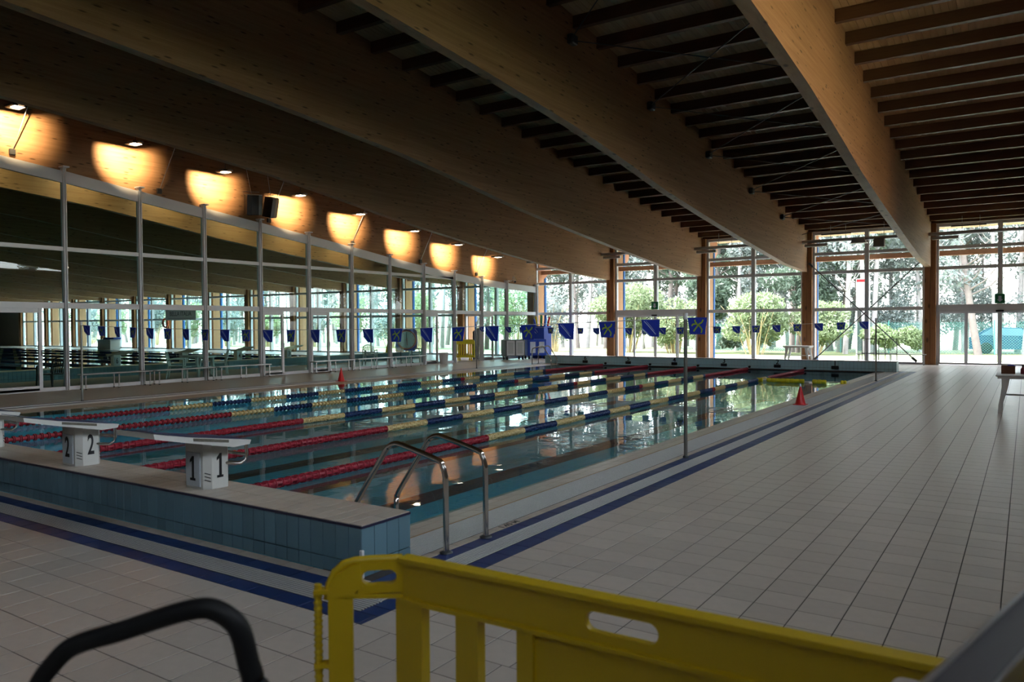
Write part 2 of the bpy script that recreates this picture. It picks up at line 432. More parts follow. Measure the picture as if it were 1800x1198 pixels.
TR = [2.28, 3.84, 4.62]
def bay(xa, xb, idx, label, door=False, simple=False):
    w = tag(empty('door_%d' % idx if door else 'window_%d' % idx, (0, 0, 0)), label, 'door' if door else 'window', kind='structure')
    xm = (xa + xb) / 2
    fbar(w, 'stile', xa, xa + .09, 0, 5.58); fbar(w, 'stile', xb - .09, xb, 0, 5.58)
    z0 = .09 if not door else 2.1
    fbar(w, 'mullion', xm - .08, xm + .08, 0 if not door else 2.39, 5.58, YW - .02, YW + .2)
    tr = [(2.19, 2.33), (3.77, 3.90), (4.57, 4.70), (5.46, 5.58)]
    if door: tr[0] = (2.10, 2.38)
    for (a, c) in tr:
        if door and a < 2.2:
            fbar(w, 'door_header', xa + .09, xb - .09, a, c, YW - .12, YW + .2)
        else:
            fbar(w, 'transom', xa + .09, xm - .08, a, c); fbar(w, 'transom', xm + .08, xb - .09, a, c)
    zs = [t for t in tr]
    for i in range(len(zs) - 1):
        pane(w, xa + .09, xm - .08, zs[i][1], zs[i+1][0]); pane(w, xm + .08, xb - .09, zs[i][1], zs[i+1][0])
    if not door:
        fbar(w, 'sill', xa + .09, xb - .09, 0, .09)
        pane(w, xa + .09, xm - .08, .09, 2.19); pane(w, xm + .08, xb - .09, .09, 2.19)
    else:
        xs = [xa + .09, xm - 1.12, xm, xm + 1.12, xb - .09]
        for i in range(4):
            L = empty('door_leaf' if i in (1, 2) else 'side_light', (0, 0, 0), parent=w)
            a, c = xs[i], xs[i+1]; f = .07 if i in (1, 2) else .05; yo = YW - (.06 if i in (1, 2) else 0)
            b = MB(); b.cbox(a, a + f, yo, yo + .06, .02, 2.1, .004); b.cbox(c - f, c, yo, yo + .06, .02, 2.1, .004)
            b.box(a + f, c - f, yo + .005, yo + .055, .02, .10); b.box(a + f, c - f, yo + .005, yo + .055, 2.03, 2.1)
            b.build('leaf_frame', m_white, L)
            MB().box(a + f, c - f, yo + .02, yo + .03, .10, 2.03).build('pane', m_glass, L)
        fbar(w, 'sensor', xm - .13, xm + .13, 2.08, 2.14, YW - .19, YW - .12, m_black)
    return w
blabel = {1: ('glass sliding entrance seen at the right edge behind the white table', True),
          2: None}
bay(COLX[2] + .2, COLX[1] - .2, 1, 'white framed sliding glass door with exit sign, behind the tiled walkway', True)
bay(COLX[3] + .2, COLX[2] - .2, 1, 'tall white framed window crossed by diagonal steel bracing rods')
bay(COLX[4] + .2, COLX[3] - .2, 2, 'tall white framed window looking onto a big bush and a dark tree')
bay(COLX[5] + .2, COLX[4] - .2, 2, 'white framed sliding glass door with exit sign, behind lane 5', True)
bay(COLX[6] + .2, COLX[5] - .2, 3, 'tall white framed window behind lane 6 next to the partition')
for k in range(7, 19):
    if k < len(COLX): bay(COLX[k] + .2, COLX[k-1] - .2, k - 3, 'tall window of the hall behind the glass partition, %s from the corner' % ORD(k - 7))

# exit signs
def exit_sign(xm, label):
    s = tag(empty('exit_sign', (xm, YW - .06, 2.38)), label, 'exit sign', 'exit signs')
    MB().cbox(-.17, .17, -.05, .0, .02, .38, .008).build('sign_box', m_green, s)
    b = MB()
    b.add([(-.05, -.053, .30), (.05, -.053, .30), (.05, -.053, .17), (.10, -.053, .17), (0, -.053, .07), (-.10, -.053, .17), (-.05, -.053, .17)][::-1],
          [(0, 1, 2, 3, 4, 5, 6)])
    b.build('arrow', m_fwht, s)
    return s
exit_sign((COLX[2] + COLX[1]) / 2, 'green exit sign with down arrow above the sliding door by the walkway')
exit_sign((COLX[5] + COLX[4]) / 2, 'green exit sign with down arrow above the sliding door behind lane 5')

# cross bracing of window_1
xa, xb = COLX[3] + .2, COLX[2] - .2
for (p, q, lab) in (((xa - .1, YW - .22, 4.25), (xb - .25, YW - .3, .12), 'thin steel bracing rod running down to the right across the window'),
                    ((xb + .0, YW - .26, 4.25), (xa + .1, YW - .26, .1), 'thin steel bracing rod running down to the left across the window')):
    t = tag(empty('bracing_rod', p), lab, 'rod', 'window bracing rods')
    q = Vector(q); p = Vector(p); d = q - p
    MB().tube([(0, 0, 0), d], .022, 8).build('rod', m_dkmetal, t)
    MB().tube([d * .22, d * .28], .035, 8).build('turnbuckle', m_dkmetal, t)
    MB().tube([d * .0, d * .04], .05, 8).build('end_fork', m_dkmetal, t); MB().tube([d * .96, d], .05, 8).build('end_fork', m_dkmetal, t)

# roof bracing cables in the bay over the walkway
NOD = [5.6, 9.85, 13.85, 18.05, 22.3, 26.3, 29.6]
for i in range(len(NOD) - 1):
    ya, yb = NOD[i], NOD[i+1]
    za, zb2 = zp(ya) - .32, zp(yb) - .32
    t = tag(empty('bracing_cable', (0, 0, 0)), 'crossed steel roof cables under the purlins, %s pair from the far window' % ORD(len(NOD) - 2 - i), 'cable', 'roof bracing cables')
    for (u, v) in (((-2.2, ya, za), (2.24, yb, zb2)), ((2.24, ya, za), (-2.2, yb, zb2))):
        MB().tube([u, v], .012, 6).build('cable', m_dkmetal, t)
    MB().cbox(-2.22, -2.08, ya - .12, ya + .12, za - .1, za + .1, .02).build('bracket', m_dkmetal, t)

# ------------------------------------------------------------------ glass partition on the left
wall_left = tag(empty('wall_left'), 'white framed glass partition between the two pool halls', 'wall', kind='structure')
MY = [6.5717 + 2.1268 * i for i in range(-7, 11)] + [YW - .17]
OPEN = 15            # index of the bay with the opened door
DOORB = {10: 'a', 11: 'b', 14: 'c', 16: 'd', 6: 'e'}
for i, y in enumerate(MY):
    zt = ztopA(y)
    b = MB(); b.cbox(XP - .06, XP + .10, y - .045, y + .045, 0, zt + .10, .006)
    b.box(XP + .10, XP + .16, y - .012, y + .012, 0, zt + .05)
    b.build('mullion', m_white, wall_left)
    MB().cbox(XP - .06, XP + .2, y - .085, y + .085, zt + .08, zt + .12, .006).build('mullion_cap', m_white, wall_left)
for i in range(len(MY) - 1):
    ya, yb = MY[i] + .045, MY[i+1] - .045
    za, zc = ztopA(MY[i]), ztopA(MY[i+1])
    h = .31
    b = MB(); b.prism([(ya, za - h), (yb, zc - h), (yb, zc), (ya, za)], XP - .05, XP + .05, 'x'); b.build('head_rail', m_white, wall_left)
    MB().cbox(XP - .05, XP + .05, ya, yb, 2.20, 2.36, .006).build('transom', m_white, wall_left)
    has3 = min(za, zc) - h > 3.86
    if max(za, zc) - h > 3.76:
        MB().cbox(XP - .05, XP + .05, ya, yb, 3.75, 3.86, .006).build('transom', m_white, wall_left)
    # panes
    t2a, t2b = (min(3.75, za - h), min(3.75, zc - h))
    MB().prism([(ya, 2.36), (yb, 2.36), (yb, t2b), (ya, t2a)], XP - .004, XP + .004, 'x').build('pane', m_tglass, wall_left)
    if za - h > 3.87:
        if zc - h > 3.87: pl = [(ya, 3.86), (yb, 3.86), (yb, zc - h), (ya, za - h)]
        else:
            t = (za - h - 3.86) / ((za - h) - (zc - h)); pl = [(ya, 3.86), (ya + (yb - ya) * t, 3.86), (ya, za - h)]
        MB().prism(pl, XP - .004, XP + .004, 'x').build('pane', m_tglass, wall_left)
    if i == OPEN: continue
    MB().cbox(XP - .04, XP + .04, ya, yb, 0, .10, .006).build('sill', m_white, wall_left)
    if i in DOORB:
        ym = ya + (yb - ya) * (.46 if i != 6 else .72)
        pd = empty('glass_door', parent=wall_left)
        for (u, v) in ((ya, ym),):
            b = MB(); b.cbox(XP - .03, XP + .05, u + .05, u + .13, .03, 2.2, .005); b.cbox(XP - .03, XP + .05, v - .09, v, .03, 2.2, .005)
            b.box(XP - .02, XP + .04, u + .13, v - .09, .03, .16); b.box(XP - .02, XP + .04, u + .13, v - .09, 2.08, 2.2)
            b.build('door_frame', m_white, pd)
            MB().box(XP - .004, XP + .004, u + .13, v - .09, .16, 2.08).build('pane', m_tglass, pd)
            MB().tube([(XP + .09, v - .045, .95), (XP + .09, v - .045, 1.1)], .012, 8).build('handle', m_dkmetal, pd)
        MB().box(XP - .004, XP + .004, ym, yb, .10, 2.2).build('pane', m_tglass, wall_left)
    else:
        MB().box(XP - .004, XP + .004, ya, yb, .10, 2.2).build('pane', m_tglass, wall_left)

# ------------------------------------------------------------------ other walls
tag(MB().box(-80, 7.6, -9.4, -9.2, 0, 10.2).build('wall_back', m_wall), 'plain wall behind the camera', 'wall', kind='structure')
tag(MB().box(-80.2, -80, -9.4, YW, 0, 10).build('wall_end', m_wall), 'plain end wall of the hall behind the partition', 'wall', kind='structure')
XR = 7.40
wall_right = tag(empty('wall_right'), 'unseen side wall right of the walkway with a long high window band added for light', 'wall', kind='structure')
MB().box(XR, XR + .2, -9.2, YW + .2, 0, 4.75).build('lower_wall', m_wall, wall_right)
MB().box(XR, XR + .2, -9.2, YW + .2, 6.2, 10.2).build('upper_wall', m_wall, wall_right)
yy = [-9.1 + 2.32 * i for i in range(18)]  # unseen window band, added to light the near deck and walkway beam
for i in range(len(yy)):
    MB().cbox(XR + .02, XR + .18, yy[i] - .06, yy[i] + .06, 4.75, 6.2, .006).build('mullion', m_white, wall_right)
    if i + 1 < len(yy):
        for z in (4.80, 6.15):
            MB().box(XR + .05, XR + .15, yy[i] + .06, yy[i+1] - .06, z - .05, z + .05).build('transom', m_white, wall_right)
        MB().box(XR + .095, XR + .103, yy[i] + .06, yy[i+1] - .06, 4.85, 6.1).build('pane', m_glass, wall_right)

# ------------------------------------------------------------------ floor
LX0, LX1 = -11.19, 1.19                   # pool water between these
floor = tag(empty('floor'), 'beige square tiled pool deck', 'floor', kind='structure')
gb = MB()
ZG = -.0022
gb.box(2.53, 7.4, -9.2, YW + .3, -.3, ZG); gb.box(-16.2, 2.53, -9.2, -.49, -.3, ZG); gb.box(-16.2, -11.60, -.49, YW + .3, -.3, ZG)
gb.box(1.59, 2.53, -.49, YW + .3, -.3, ZG); gb.box(-11.60, 1.59, 25.0, YW + .3, -.3, ZG)
gb.build('grout_bed', m_grout, floor)

def proj(p):
    d = Vector(p) - CAM; z = d.dot(fw)
    if z < .2: return None
    return (900 + FPX * d.dot(rt) / z, 599 - FPX * d.dot(up) / z, z)

def grid_tiles(x0, x1, y0, y1, xj, xm, yj, ym, z=0.0, gap=.0062):
    """tiles on joints xj+k*xm, yj+k*ym clipped to a rectangle"""
    def cuts(a, b, j, m):
        k = math.ceil((a - j) / m); c = [a]
        while j + k * m < b - .02:
            if j + k * m > a + .02: c.append(j + k * m)
            k += 1
        return c + [b]
    X = cuts(x0, x1, xj, xm); Y = cuts(y0, y1, yj, ym); out = []
    for i in range(len(X) - 1):
        for j in range(len(Y) - 1):
            out.append((X[i] + gap/2, X[i+1] - gap/2, Y[j] + gap/2, Y[j+1] - gap/2, z - .008, z))
    return out

def lay_tiles(parent, name, B, m, n_own):
    sc = []
    for k, b in enumerate(B):
        p = proj(((b[0]+b[1])/2, (b[2]+b[3])/2, b[5]))
        ok = p and -30 < p[0] < 1830 and -30 < p[1] < 1240
        sc.append((p[2] if ok else 1e6 + k, k))
    sc.sort(); own = set(k for d, k in sc[:n_own] if d < 1e5)
    cache = {}
    for k in own:
        b = B[k]; w = round(b[1]-b[0], 3); d = round(b[3]-b[2], 3); h = round(b[5]-b[4], 4)
        if (w, d, h) not in cache:
            c = .0015; mb = MB()
            mb.add([(-w/2,-d/2,-h),(w/2,-d/2,-h),(w/2,d/2,-h),(-w/2,d/2,-h),
                    (-w/2,-d/2,-c),(w/2,-d/2,-c),(w/2,d/2,-c),(-w/2,d/2,-c),
                    (-w/2+c,-d/2+c,0),(w/2-c,-d/2+c,0),(w/2-c,d/2-c,0),(-w/2+c,d/2-c,0)],
                   [(0,1,5,4),(1,2,6,5),(2,3,7,6),(3,0,4,7),(4,5,9,8),(5,6,10,9),(6,7,11,10),(7,4,8,11),(8,9,10,11)])
            cache[(w, d, h)] = mb.mesh(name, m)
        link(name, cache[(w, d, h)], parent, ((b[0]+b[1])/2, (b[2]+b[3])/2, b[5]))
    rest = [b for k, b in enumerate(B) if k not in own]
    if rest: tag(link(name + '_field', boxes_mesh(name + '_field', rest, m), parent), kind='stuff')

T = []
T += grid_tiles(2.53, 7.4, -1.07, YW - .2, 5.285, .2495, .212, .2565)
T += grid_tiles(-16.0, 7.4, -9.2, -1.07, .03, .2475, -1.07, .25)
T += grid_tiles(-15.95, -12.53, -1.07, YW - .2, -12.53, .2495, .212, .2565)
T += grid_tiles(-12.53, 2.53, 25.5, YW - .2, .03, .2495, .212, .2565)
lay_tiles(floor, 'tile', T, m_tile, 300)
# narrow beige strips along the gutter and the raised wall
NB = grid_tiles(1.97, 2.06, 0, 25.0, 9, 9.0, .212, .2565) + grid_tiles(-12.53, 2.06, -.59, -.49, .03, .2475, -9, 20.0) + \
     grid_tiles(-12.06, -11.97, 0, 25.0, 9, 9.0, .212, .2565)
lay_tiles(floor, 'border_tile', NB, m_tile2, 80)
BT = grid_tiles(2.06, 2.19, -.59, 25.6, 9, 9.0, .212, .2565) + grid_tiles(2.38, 2.53, -.93, 25.6, 9, 9.0, .212, .2565) + \
     grid_tiles(-12.19, -12.06, -.59, 25.6, 9, 9.0, .212, .2565) + grid_tiles(-12.53, -12.38, -.93, 25.6, 9, 9.0, .212, .2565) + \
     grid_tiles(-12.53, 2.19, -.73, -.59, .03, .2475, -9, 20.0) + grid_tiles(-12.53, 2.53, -1.07, -.93, .03, .2475, -9, 20.0)
lay_tiles(floor, 'blue_tile', BT, m_blue, 200)

def grate(name, label, x0, x1, y0, y1, along, nb=9, cross=.5):
    t = tag(empty(name, (0, 0, 0)), label, 'drain grate', kind='structure')
    B = []
    if along == 'y':
        p = (x1 - x0) / nb
        for i in range(nb): B.append((x0 + p*i + p*.27, x0 + p*i + p*.73, y0, y1, -.012, .004))
        for k in range(int((y1 - y0) / cross)): B.append((x0, x1, y0 + cross*k, y0 + cross*k + .012, -.014, -.004))
        MB().box(x0, x1, y0, y1, -.02, -.0012).build('channel_shade', m_shade, t)  # dark sheet right under the bars, paints the shade between them
    else:
        p = (y1 - y0) / nb
        for i in range(nb): B.append((x0, x1, y0 + p*i + p*.27, y0 + p*i + p*.73, -.012, .004))
        for k in range(int((x1 - x0) / cross)): B.append((x0 + cross*k, x0 + cross*k + .012, y0, y1, -.014, -.003))
        MB().box(x0, x1, y0, y1, -.02, -.0012).build('channel_shade', m_shade, t)
    tag(link('grate_bars', boxes_mesh('grate_bars', B, m_grate, True), t), kind='stuff')
# (the grout bed is cut by the grate depth: raise bars above it)
grate('drain_grate', 'white slotted drain between two navy stripes along the walkway', 2.19, 2.38, -.73, 25.6, 'y', 8)
grate('drain_grate', 'white slotted drain between two navy stripes in front of the starting blocks', -12.38, 2.38, -.93, -.73, 'x', 8)
grate('drain_grate', 'white slotted drain between navy stripes on the partition side', -12.38, -12.19, -.73, 25.6, 'y', 8)
grate('gutter_grate', 'wide pale overflow grating along the walkway side of the pool', 1.60, 1.97, 0, 25.0, 'y', 15)
grate('gutter_grate', 'wide pale overflow grating along the partition side of the pool', -11.97, -11.60, 0, 25.0, 'y', 15)

# depth mark on the border
dm = text_mesh('1,40 M', .085, m_ink, .0005, .001)
o = link('depth_mark', dm, None, (2.02, 1.2, .0015), (0, 0, math.pi/2), (1.15, 1, 1))
tag(o, 'black painted depth mark reading 1,40 M beside the pool ladder', 'lettering')

# ------------------------------------------------------------------ pool basin
PZ = -.96
basin = tag(empty('pool_basin'), 'teal tiled swimming pool basin with dark lane lines', 'swimming pool', kind='structure')
b = MB(); b.box(LX0 - .2, LX1 + .2, -.0, 25.0, PZ - .3, PZ - .006); b.build('basin_floor', m_pgrout, basin)
b = MB()
b.box(LX0 - .41, LX0, 0, 25.0, PZ, -.12); b.box(LX1, LX1 + .41, 0, 25.0, PZ, -.12)
b.box(LX0, LX1, 25.0, 25.2, PZ, -.05); b.box(LX0, LX1, -.2, 0.0, PZ, -.05)
b.build('basin_wall', m_ptile, basin)
tw, tl = .124, .248
nx = int((LX1 - LX0) / tl); ny = int(25.0 / tw); Bt = []; Bl = []
for i in range(nx + 1):
    for j in range(ny + 1):
        x = LX0 + i * tl; y = j * tw
        q = (x + .004, min(x + tl, LX1) - .004, y + .004, min(y + tw, 25.0) - .004, PZ - .01, PZ)
        cx, cy = (q[0] + q[1]) / 2, (q[2] + q[3]) / 2
        ln = round(-cx / 2.0); d = abs(cx + 2.0 * ln)
        onl = (d < .17 and 2.0 < cy < 23.0) or (d < .5 and (2.0 < cy < 2.25 or 22.75 < cy < 23.0))
        (Bl if onl else Bt).append(q)
tag(link('basin_tiles', boxes_mesh('basin_tiles', Bt, m_ptile), basin), kind='stuff')
tag(link('lane_line_tiles', boxes_mesh('lane_line_tiles', Bl, m_pline), basin), kind='stuff')
# sloped tiled lip on both long sides
for (xa, xb) in ((LX1, 1.585), (LX0, -11.585)):
    b = MB(); b.prism([(xa, -.12), (xa, -.045), (xb, -.004), (xb, -.12)], 0, 25.0, 'y'); b.build('lip_bed', m_grout, basin)
    me = None; n = int(25 / .25); s = 1 if xb > xa else -1
    for half in (0, 1):
        f0, f1 = half * .5, half * .5 + .5
        xx0 = xa + (xb - xa) * f0 + s * .003; xx1 = xa + (xb - xa) * f1 - s * .003
        zz0 = -.045 + .041 * f0 + .003; zz1 = -.045 + .041 * f1 + .003
        me = MB().prism([(xx0, zz0 - .012), (xx0, zz0), (xx1, zz1), (xx1, zz1 - .012)], .003, .247, 'y').mesh('lip_tile', m_tile2)
        for j in range(n if s > 0 else 0): link('lip_tile', me, basin, (0, .25 * j, 0))
        if s < 0:
            me2 = MB().prism([(xx0, zz0 - .012), (xx0, zz0), (xx1, zz1), (xx1, zz1 - .012)], 0, 25, 'y').build('lip_tile_row', m_tile2, basin)
    MB().box(min(xb, xb + s*.018), max(xb, xb + s*.018), 0, 25.0, -.05, .0025).build('lip_edge', m_rust, basin)

def water(name, x0, x1, y0, y1, z, label):
    nx_, ny_ = 2, 2
    me = raw_mesh(name, [(x0,y0,z),(x1,y0,z),(x1,y1,z),(x0,y1,z)], [(0,1,2,3)], m_water)
    return tag(link(name, me), label, 'water', kind='structure')
water('pool_water', LX0 - .12, LX1 + .12, 0.0, 25.0, -.036, 'still mirror-like water of the six lane pool')

# raised end walls with tile facing
def end_wall(name, label, y0, y1, face_y, ntile, near):
    XE, XL, ZT = 1.97, -12.0, .353
    w = tag(empty(name), label, 'wall', kind='structure')
    MB().box(XL + .012, XE - .012, y0 + .012, y1 - .012, PZ if False else 0.0, ZT - .012).build('wall_core', m_grout2, w)
    sg = -1 if near else 1
    # facing tiles on the side away from / towards the water and on the two ends
    fw_ = .124; rows = [(.003, .093), (.099, ZT - .022)]
    cells = []
    n = int(round((XE - XL) / fw_))
    for (za, zb_) in rows:
        for i in range(n):
            xa = XE - (i + 1) * fw_ + .003; xb = XE - i * fw_ - .003
            cells.append((max(xa, XL), xb, za, zb_))
    lay = []
    for ys in (y0, y1):
        lay.append([(c[0], c[1], ys - (.0 if ys == y0 else .0125), ys + (.0125 if ys == y0 else 0), c[2], c[3]) for c in cells])
    front, back = (lay[0], lay[1])
    if near:
        cache = {}
        for b_ in front:
            key = (round(b_[1]-b_[0], 4), round(b_[5]-b_[4], 4))
            if key not in cache:
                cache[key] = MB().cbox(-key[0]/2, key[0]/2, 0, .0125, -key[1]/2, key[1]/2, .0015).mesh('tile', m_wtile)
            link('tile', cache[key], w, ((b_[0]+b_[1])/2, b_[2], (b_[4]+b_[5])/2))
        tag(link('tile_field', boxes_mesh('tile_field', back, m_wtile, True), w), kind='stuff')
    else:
        tag(link('tile_field', boxes_mesh('tile_field', front + back, m_wtile_lit, True), w), kind='stuff')
    ends = []
    k = int(round((y1 - y0) / fw_)); dw = (y1 - y0) / k
    for i in range(k):
        for (za, zb_) in rows:
            me = MB().cbox(-.0125, 0, .002, dw - .002, za, zb_, .0015).mesh('tile', m_wtile if near else m_wtile_lit)
            link('tile', me, w, (XE, y0 + i * dw, 0))
            link('tile', me, w, (XL + .0125, y0 + i * dw, 0))
    # navy trim and coping on top
    b = MB(); b.box(XL, XE, y0 - .004, y0 + .016, ZT - .022, ZT - .006); b.box(XL, XE, y1 - .016, y1 + .004, ZT - .022, ZT - .006)
    b.box(XE - .016, XE + .004, y0, y1, ZT - .022, ZT - .006); b.box(XL - .004, XL + .016, y0, y1, ZT - .022, ZT - .006)
    b.build('edge_trim', m_navy, w)
    cb = []
    for r in range(2):
        ya = y0 + r * (y1 - y0) / 2; yb = ya + (y1 - y0) / 2
        for i in range(n):
            xa = XE - (i + 1) * fw_
            cb.append((max(xa, XL) + .002, xa + fw_ - .002, ya + .002, yb - .002, ZT - .02, ZT))
    if near:
        me = MB().cbox(-.059, .059, -(y1-y0)/4 + .003, (y1-y0)/4 - .003, -.02, 0, .002).mesh('coping_tile', m_tile2)
        for c in cb: link('coping_tile', me, w, ((c[0]+c[1])/2, (c[2]+c[3])/2, ZT))
    else:
        tag(link('coping_tiles', boxes_mesh('coping_tiles', cb, m_tile2), w), kind='stuff')
    return w
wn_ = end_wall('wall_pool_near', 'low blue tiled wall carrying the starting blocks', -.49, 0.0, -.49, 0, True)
wf_ = end_wall('wall_pool_far', 'low blue tiled wall with lane numbers at the far end', 25.0, 25.5, 25.0, 0, False)
MB().cbox(1.958, 1.985, -.505, -.478, .0, .19, .004).build('corner_guard', m_wplast, wn_)

def digit_one(h, m, t=.002):
    w = h * .2
    p = [(-w*.5, -h*.5), (w*1.3, -h*.5), (w*1.3, -h*.4), (w*.85, -h*.4), (w*.85, h*.5), (w*.3, h*.5), (-w*.55, h*.33), (-w*.55, h*.22), (w*.15, h*.3), (w*.15, -h*.4), (-w*.5, -h*.4)]
    p = [(a - w*.35, b) for a, b in p]
    return MB().prism(p, -t, t, 'z').mesh('number', m)
for n in range(1, 7):
    x = -2.0 * (n - 1)
    me = text_mesh(str(n), .25, m_ink, .002, .004)
    link('number', me, wf_, (x, 24.994, .255), (math.pi/2, 0, 0))
    MB().cbox(x - .12, x + .12, 24.96, 25.0, .055, .165, .01).build('anchor_plate', m_ink, wf_)

# ------------------------------------------------------------------ starting blocks
def block_proto():
    root = empty('starting_block', (0, 0, 0))
    b = MB(); b.prism([(-.17, -.36), (.06, -.36), (.11, -.31), (.11, -.16), (.06, -.12), (-.12, -.12), (-.17, -.16)], .001, .40, 'z')
    b.build('body', m_block, root)
    pf = MB(); pf.prism([(-.90, .535), (-.89, .493), (-.61, .430), (-.20, .345), (-.045, .352), (-.03, .385), (-.61, .475)], -.25, .25, 'x')
    pl = pf.build('platform', m_block, root)
    MB().prism([(-.87, .535), (-.61, .479), (-.06, .393), (-.06, .396), (-.61, .483), (-.87, .539)], -.23, .23, 'x').build('grip_mat', mat_mat, pl)
    MB().prism([(-.57, .44), (-.57, .463), (-.25, .413), (-.25, .39)], .25, .2535, 'x').build('grip_slot', m_slot, pl)
    MB().cbox(-.155, .035, -.371, -.36, .02, .30, .004).build('number_panel', mat_panel, root)
    h = MB()
    for s in (-1, 1):
        h.tube([(s*.21, -.055, .37), (s*.21, -.045, .26), (s*.21, -.06, .215), (s*.20, -.10, .195), (s*.10, -.17, .20)], .015, 8)
    h.tube([(-.21, -.045, .26), (.21, -.045, .26)], .015, 8)
    h.build('hand_bar', m_steel, root)
    v = MB()
    for k in range(3):
        z = .07 + .028 * k
        v.bar((.071, -.352, z + .012), (.105, -.318, z - .004), .004, .006)
        v.bar((.112, -.15, z + .004), (.08, -.13, z - .012), .004, .006)
    tag(v.build('vent_slots', m_ink, root), kind='stuff')
    return root
mat_mat = mat('navy_grip', (.03, .035, .10), .7, var=.1); m_slot = mat('brown_slot', (.13, .115, .09), .8, var=.4, scale=60)
mat_panel = mat('panel_plastic', (.50, .55, .60), .35)

def copy_tree(o, parent=None):
    c = o.copy(); COL.objects.link(c); c.parent = parent
    for ch in o.children: copy_tree(ch, c)
    return c
blk0 = block_proto()
def block(x, y, z, rz, n, label, group, first=False):
    o = blk0 if first else copy_tree(blk0)
    o.location = (x, y, z); o.rotation_euler = (0, 0, rz)
    tag(o, label, 'starting block', group)
    big = digit_one(.20, m_ink) if n == 1 else text_mesh(str(n), .27, m_ink, .002, .004, .62)
    link('number', big, o, (-.06, -.3725, .17), (math.pi/2, 0, 0), (.62, 1, 1))
    link('number', big, o, (.1115, -.225, .19), (math.pi/2, 0, math.pi/2), (.8, 1.0, 1))
    return o
# numbers are added after the copies so that each block carries only its own
BL = [(0, -.0, .353, 0, 1, 'white starting block numbered 1, nearest the pool ladder', 'starting blocks of the six lane pool'),
      (-2, -.0, .353, 0, 2, 'white starting block numbered 2, second from the wall corner', 'starting blocks of the six lane pool'),
      (-4, -.0, .353, 0, 3, 'white starting block cut by the left edge of the view', 'starting blocks of the six lane pool')]
for j, (y, n) in enumerate(((10.6, 6), (13.2, 5), (15.6, 4), (18.1, 3))):
    BL.append((-20.9, y, .353, math.pi/2, n, 'white starting block behind the glass partition, %s from the black chair' % ORD(j), 'starting blocks behind the glass'))
clones = [blk0] + [copy_tree(blk0) for _ in BL[1:]]
for o, (x, y, z, rz, n, lab, grp) in zip(clones, BL):
    o.location = (x, y, z); o.rotation_euler = (0, 0, rz); tag(o, lab, 'starting block', grp)
    big = digit_one(.20, m_ink) if n == 1 else text_mesh(str(n), .27, m_ink, .002, .004, .62)
    link('number', big, o, (-.06, -.3725, .17), (math.pi/2, 0, 0), (.95, 1, 1))
    link('number', big, o, (.1115, -.235, .19), (math.pi/2, 0, math.pi/2), (.8, 1.0, 1))

# ------------------------------------------------------------------ lane ropes
def rope_colour(y, n):
    if y < 5.15 or y > 20.0: return 'r'
    if abs(y - 15.0) < .13: return 'r'
    return 'c' if int((y - 5.15) / .98) % 2 == 0 else 'b'
fm = {}
for key, mm in (('r', m_rred), ('c', m_rcream), ('b', m_rblue)):
    q = MB(); q.lathe([(.020, -.046), (.052, -.044), (.055, -.034), (.030, -.030), (.030, .030), (.055, .034), (.052, .044), (.020, .046)], (0, 0, 0), 10, 'y')
    for a in range(4):
        c_, s_ = math.cos(a*math.pi/2+.4), math.sin(a*math.pi/2+.4)
        q.bar((c_*.042, -.034, s_*.042), (c_*.042, .034, s_*.042), .022, .010, (c_, 0, s_))
    fm[key] = q.mesh('float', mm)
for k in range(1, 6):
    x = -(k - .5) * 2.0
    t = tag(empty('lane_rope', (x, 0, .012)), ['red, cream and blue lane rope nearest the walkway and pool ladder', 'second lane rope from the walkway, ending between far numbers 2 and 3', 'third lane rope from the walkway, in the middle of the pool', 'fourth lane rope from the walkway, second from the partition side', 'lane rope nearest the glass partition and benches'][k - 1], 'lane rope', 'lane ropes')
    MB().tube([(0, 0.0, .03), (0, .12, 0), (0, 12, 0), (0, 24.85, 0), (0, 25.0, .10)], .008, 6).build('cable', m_gal, t)
    MB().lathe([(.01, 24.86), (.045, 24.87), (.045, 24.93), (.01, 24.94)], (0, 0, .05), 10, 'y').build('tension_wheel', m_black, t)
    y = .16; rest = {'r': [], 'c': [], 'b': []}; lim = 11.5 if k <= 3 else 0
    while y < 24.6:
        c = rope_colour(y, k)
        if y < lim: link('float', fm[c], t, (0, y, 0), (0, rng.uniform(0, 6.28), 0))
        else: rest[c].append(y)
        y += .100
    for c, ys in rest.items():
        if not ys: continue
        n = 8; prof = [(.020, -.046), (.053, -.044), (.053, -.033), (.030, -.030), (.030, .030), (.053, .033), (.053, .044), (.020, .046)]
        V = []; F = []
        for yy_ in ys:
            b0 = len(V)
            for (r, h) in prof:
                for a in range(n): V.append((r*math.cos(a*2*math.pi/n), yy_ + h, r*math.sin(a*2*math.pi/n)))
            for i in range(len(prof) - 1):
                for a in range(n):
                    e = (a + 1) % n; F.append((b0+i*n+a, b0+(i+1)*n+a, b0+(i+1)*n+e, b0+i*n+e))
        tag(link('float_row', raw_mesh('float_row', V, F, {'r': m_rred, 'c': m_rcream, 'b': m_rblue}[c]), t), kind='stuff')

# yellow floating line across lane 1 and 2
t = tag(empty('float_line', (0, 19.0, 0)), 'yellow foam float line lying across lane 1 on the water', 'float line')
for (xa, xb) in ((-1.03, -.85), (-.74, .33), (.55, .93), (1.31, 1.46)):
    n = max(2, int((xb - xa) / .12)); q = MB(); pr = []
    for i in range(n):
        a = xa + (xb - xa) * i / n; c = xa + (xb - xa) * (i + 1) / n
        pr += [(.05, a + .004), (.062, a + .02), (.062, c - .02), (.05, c - .004)]
    q.lathe(pr, (0, 0, .015), 14, 'x'); q.build('foam_float', m_yfloat, t)
MB().tube([(-1.05, 0, .015), (1.55, .05, .015)], .012, 6).build('line', m_cord, t)

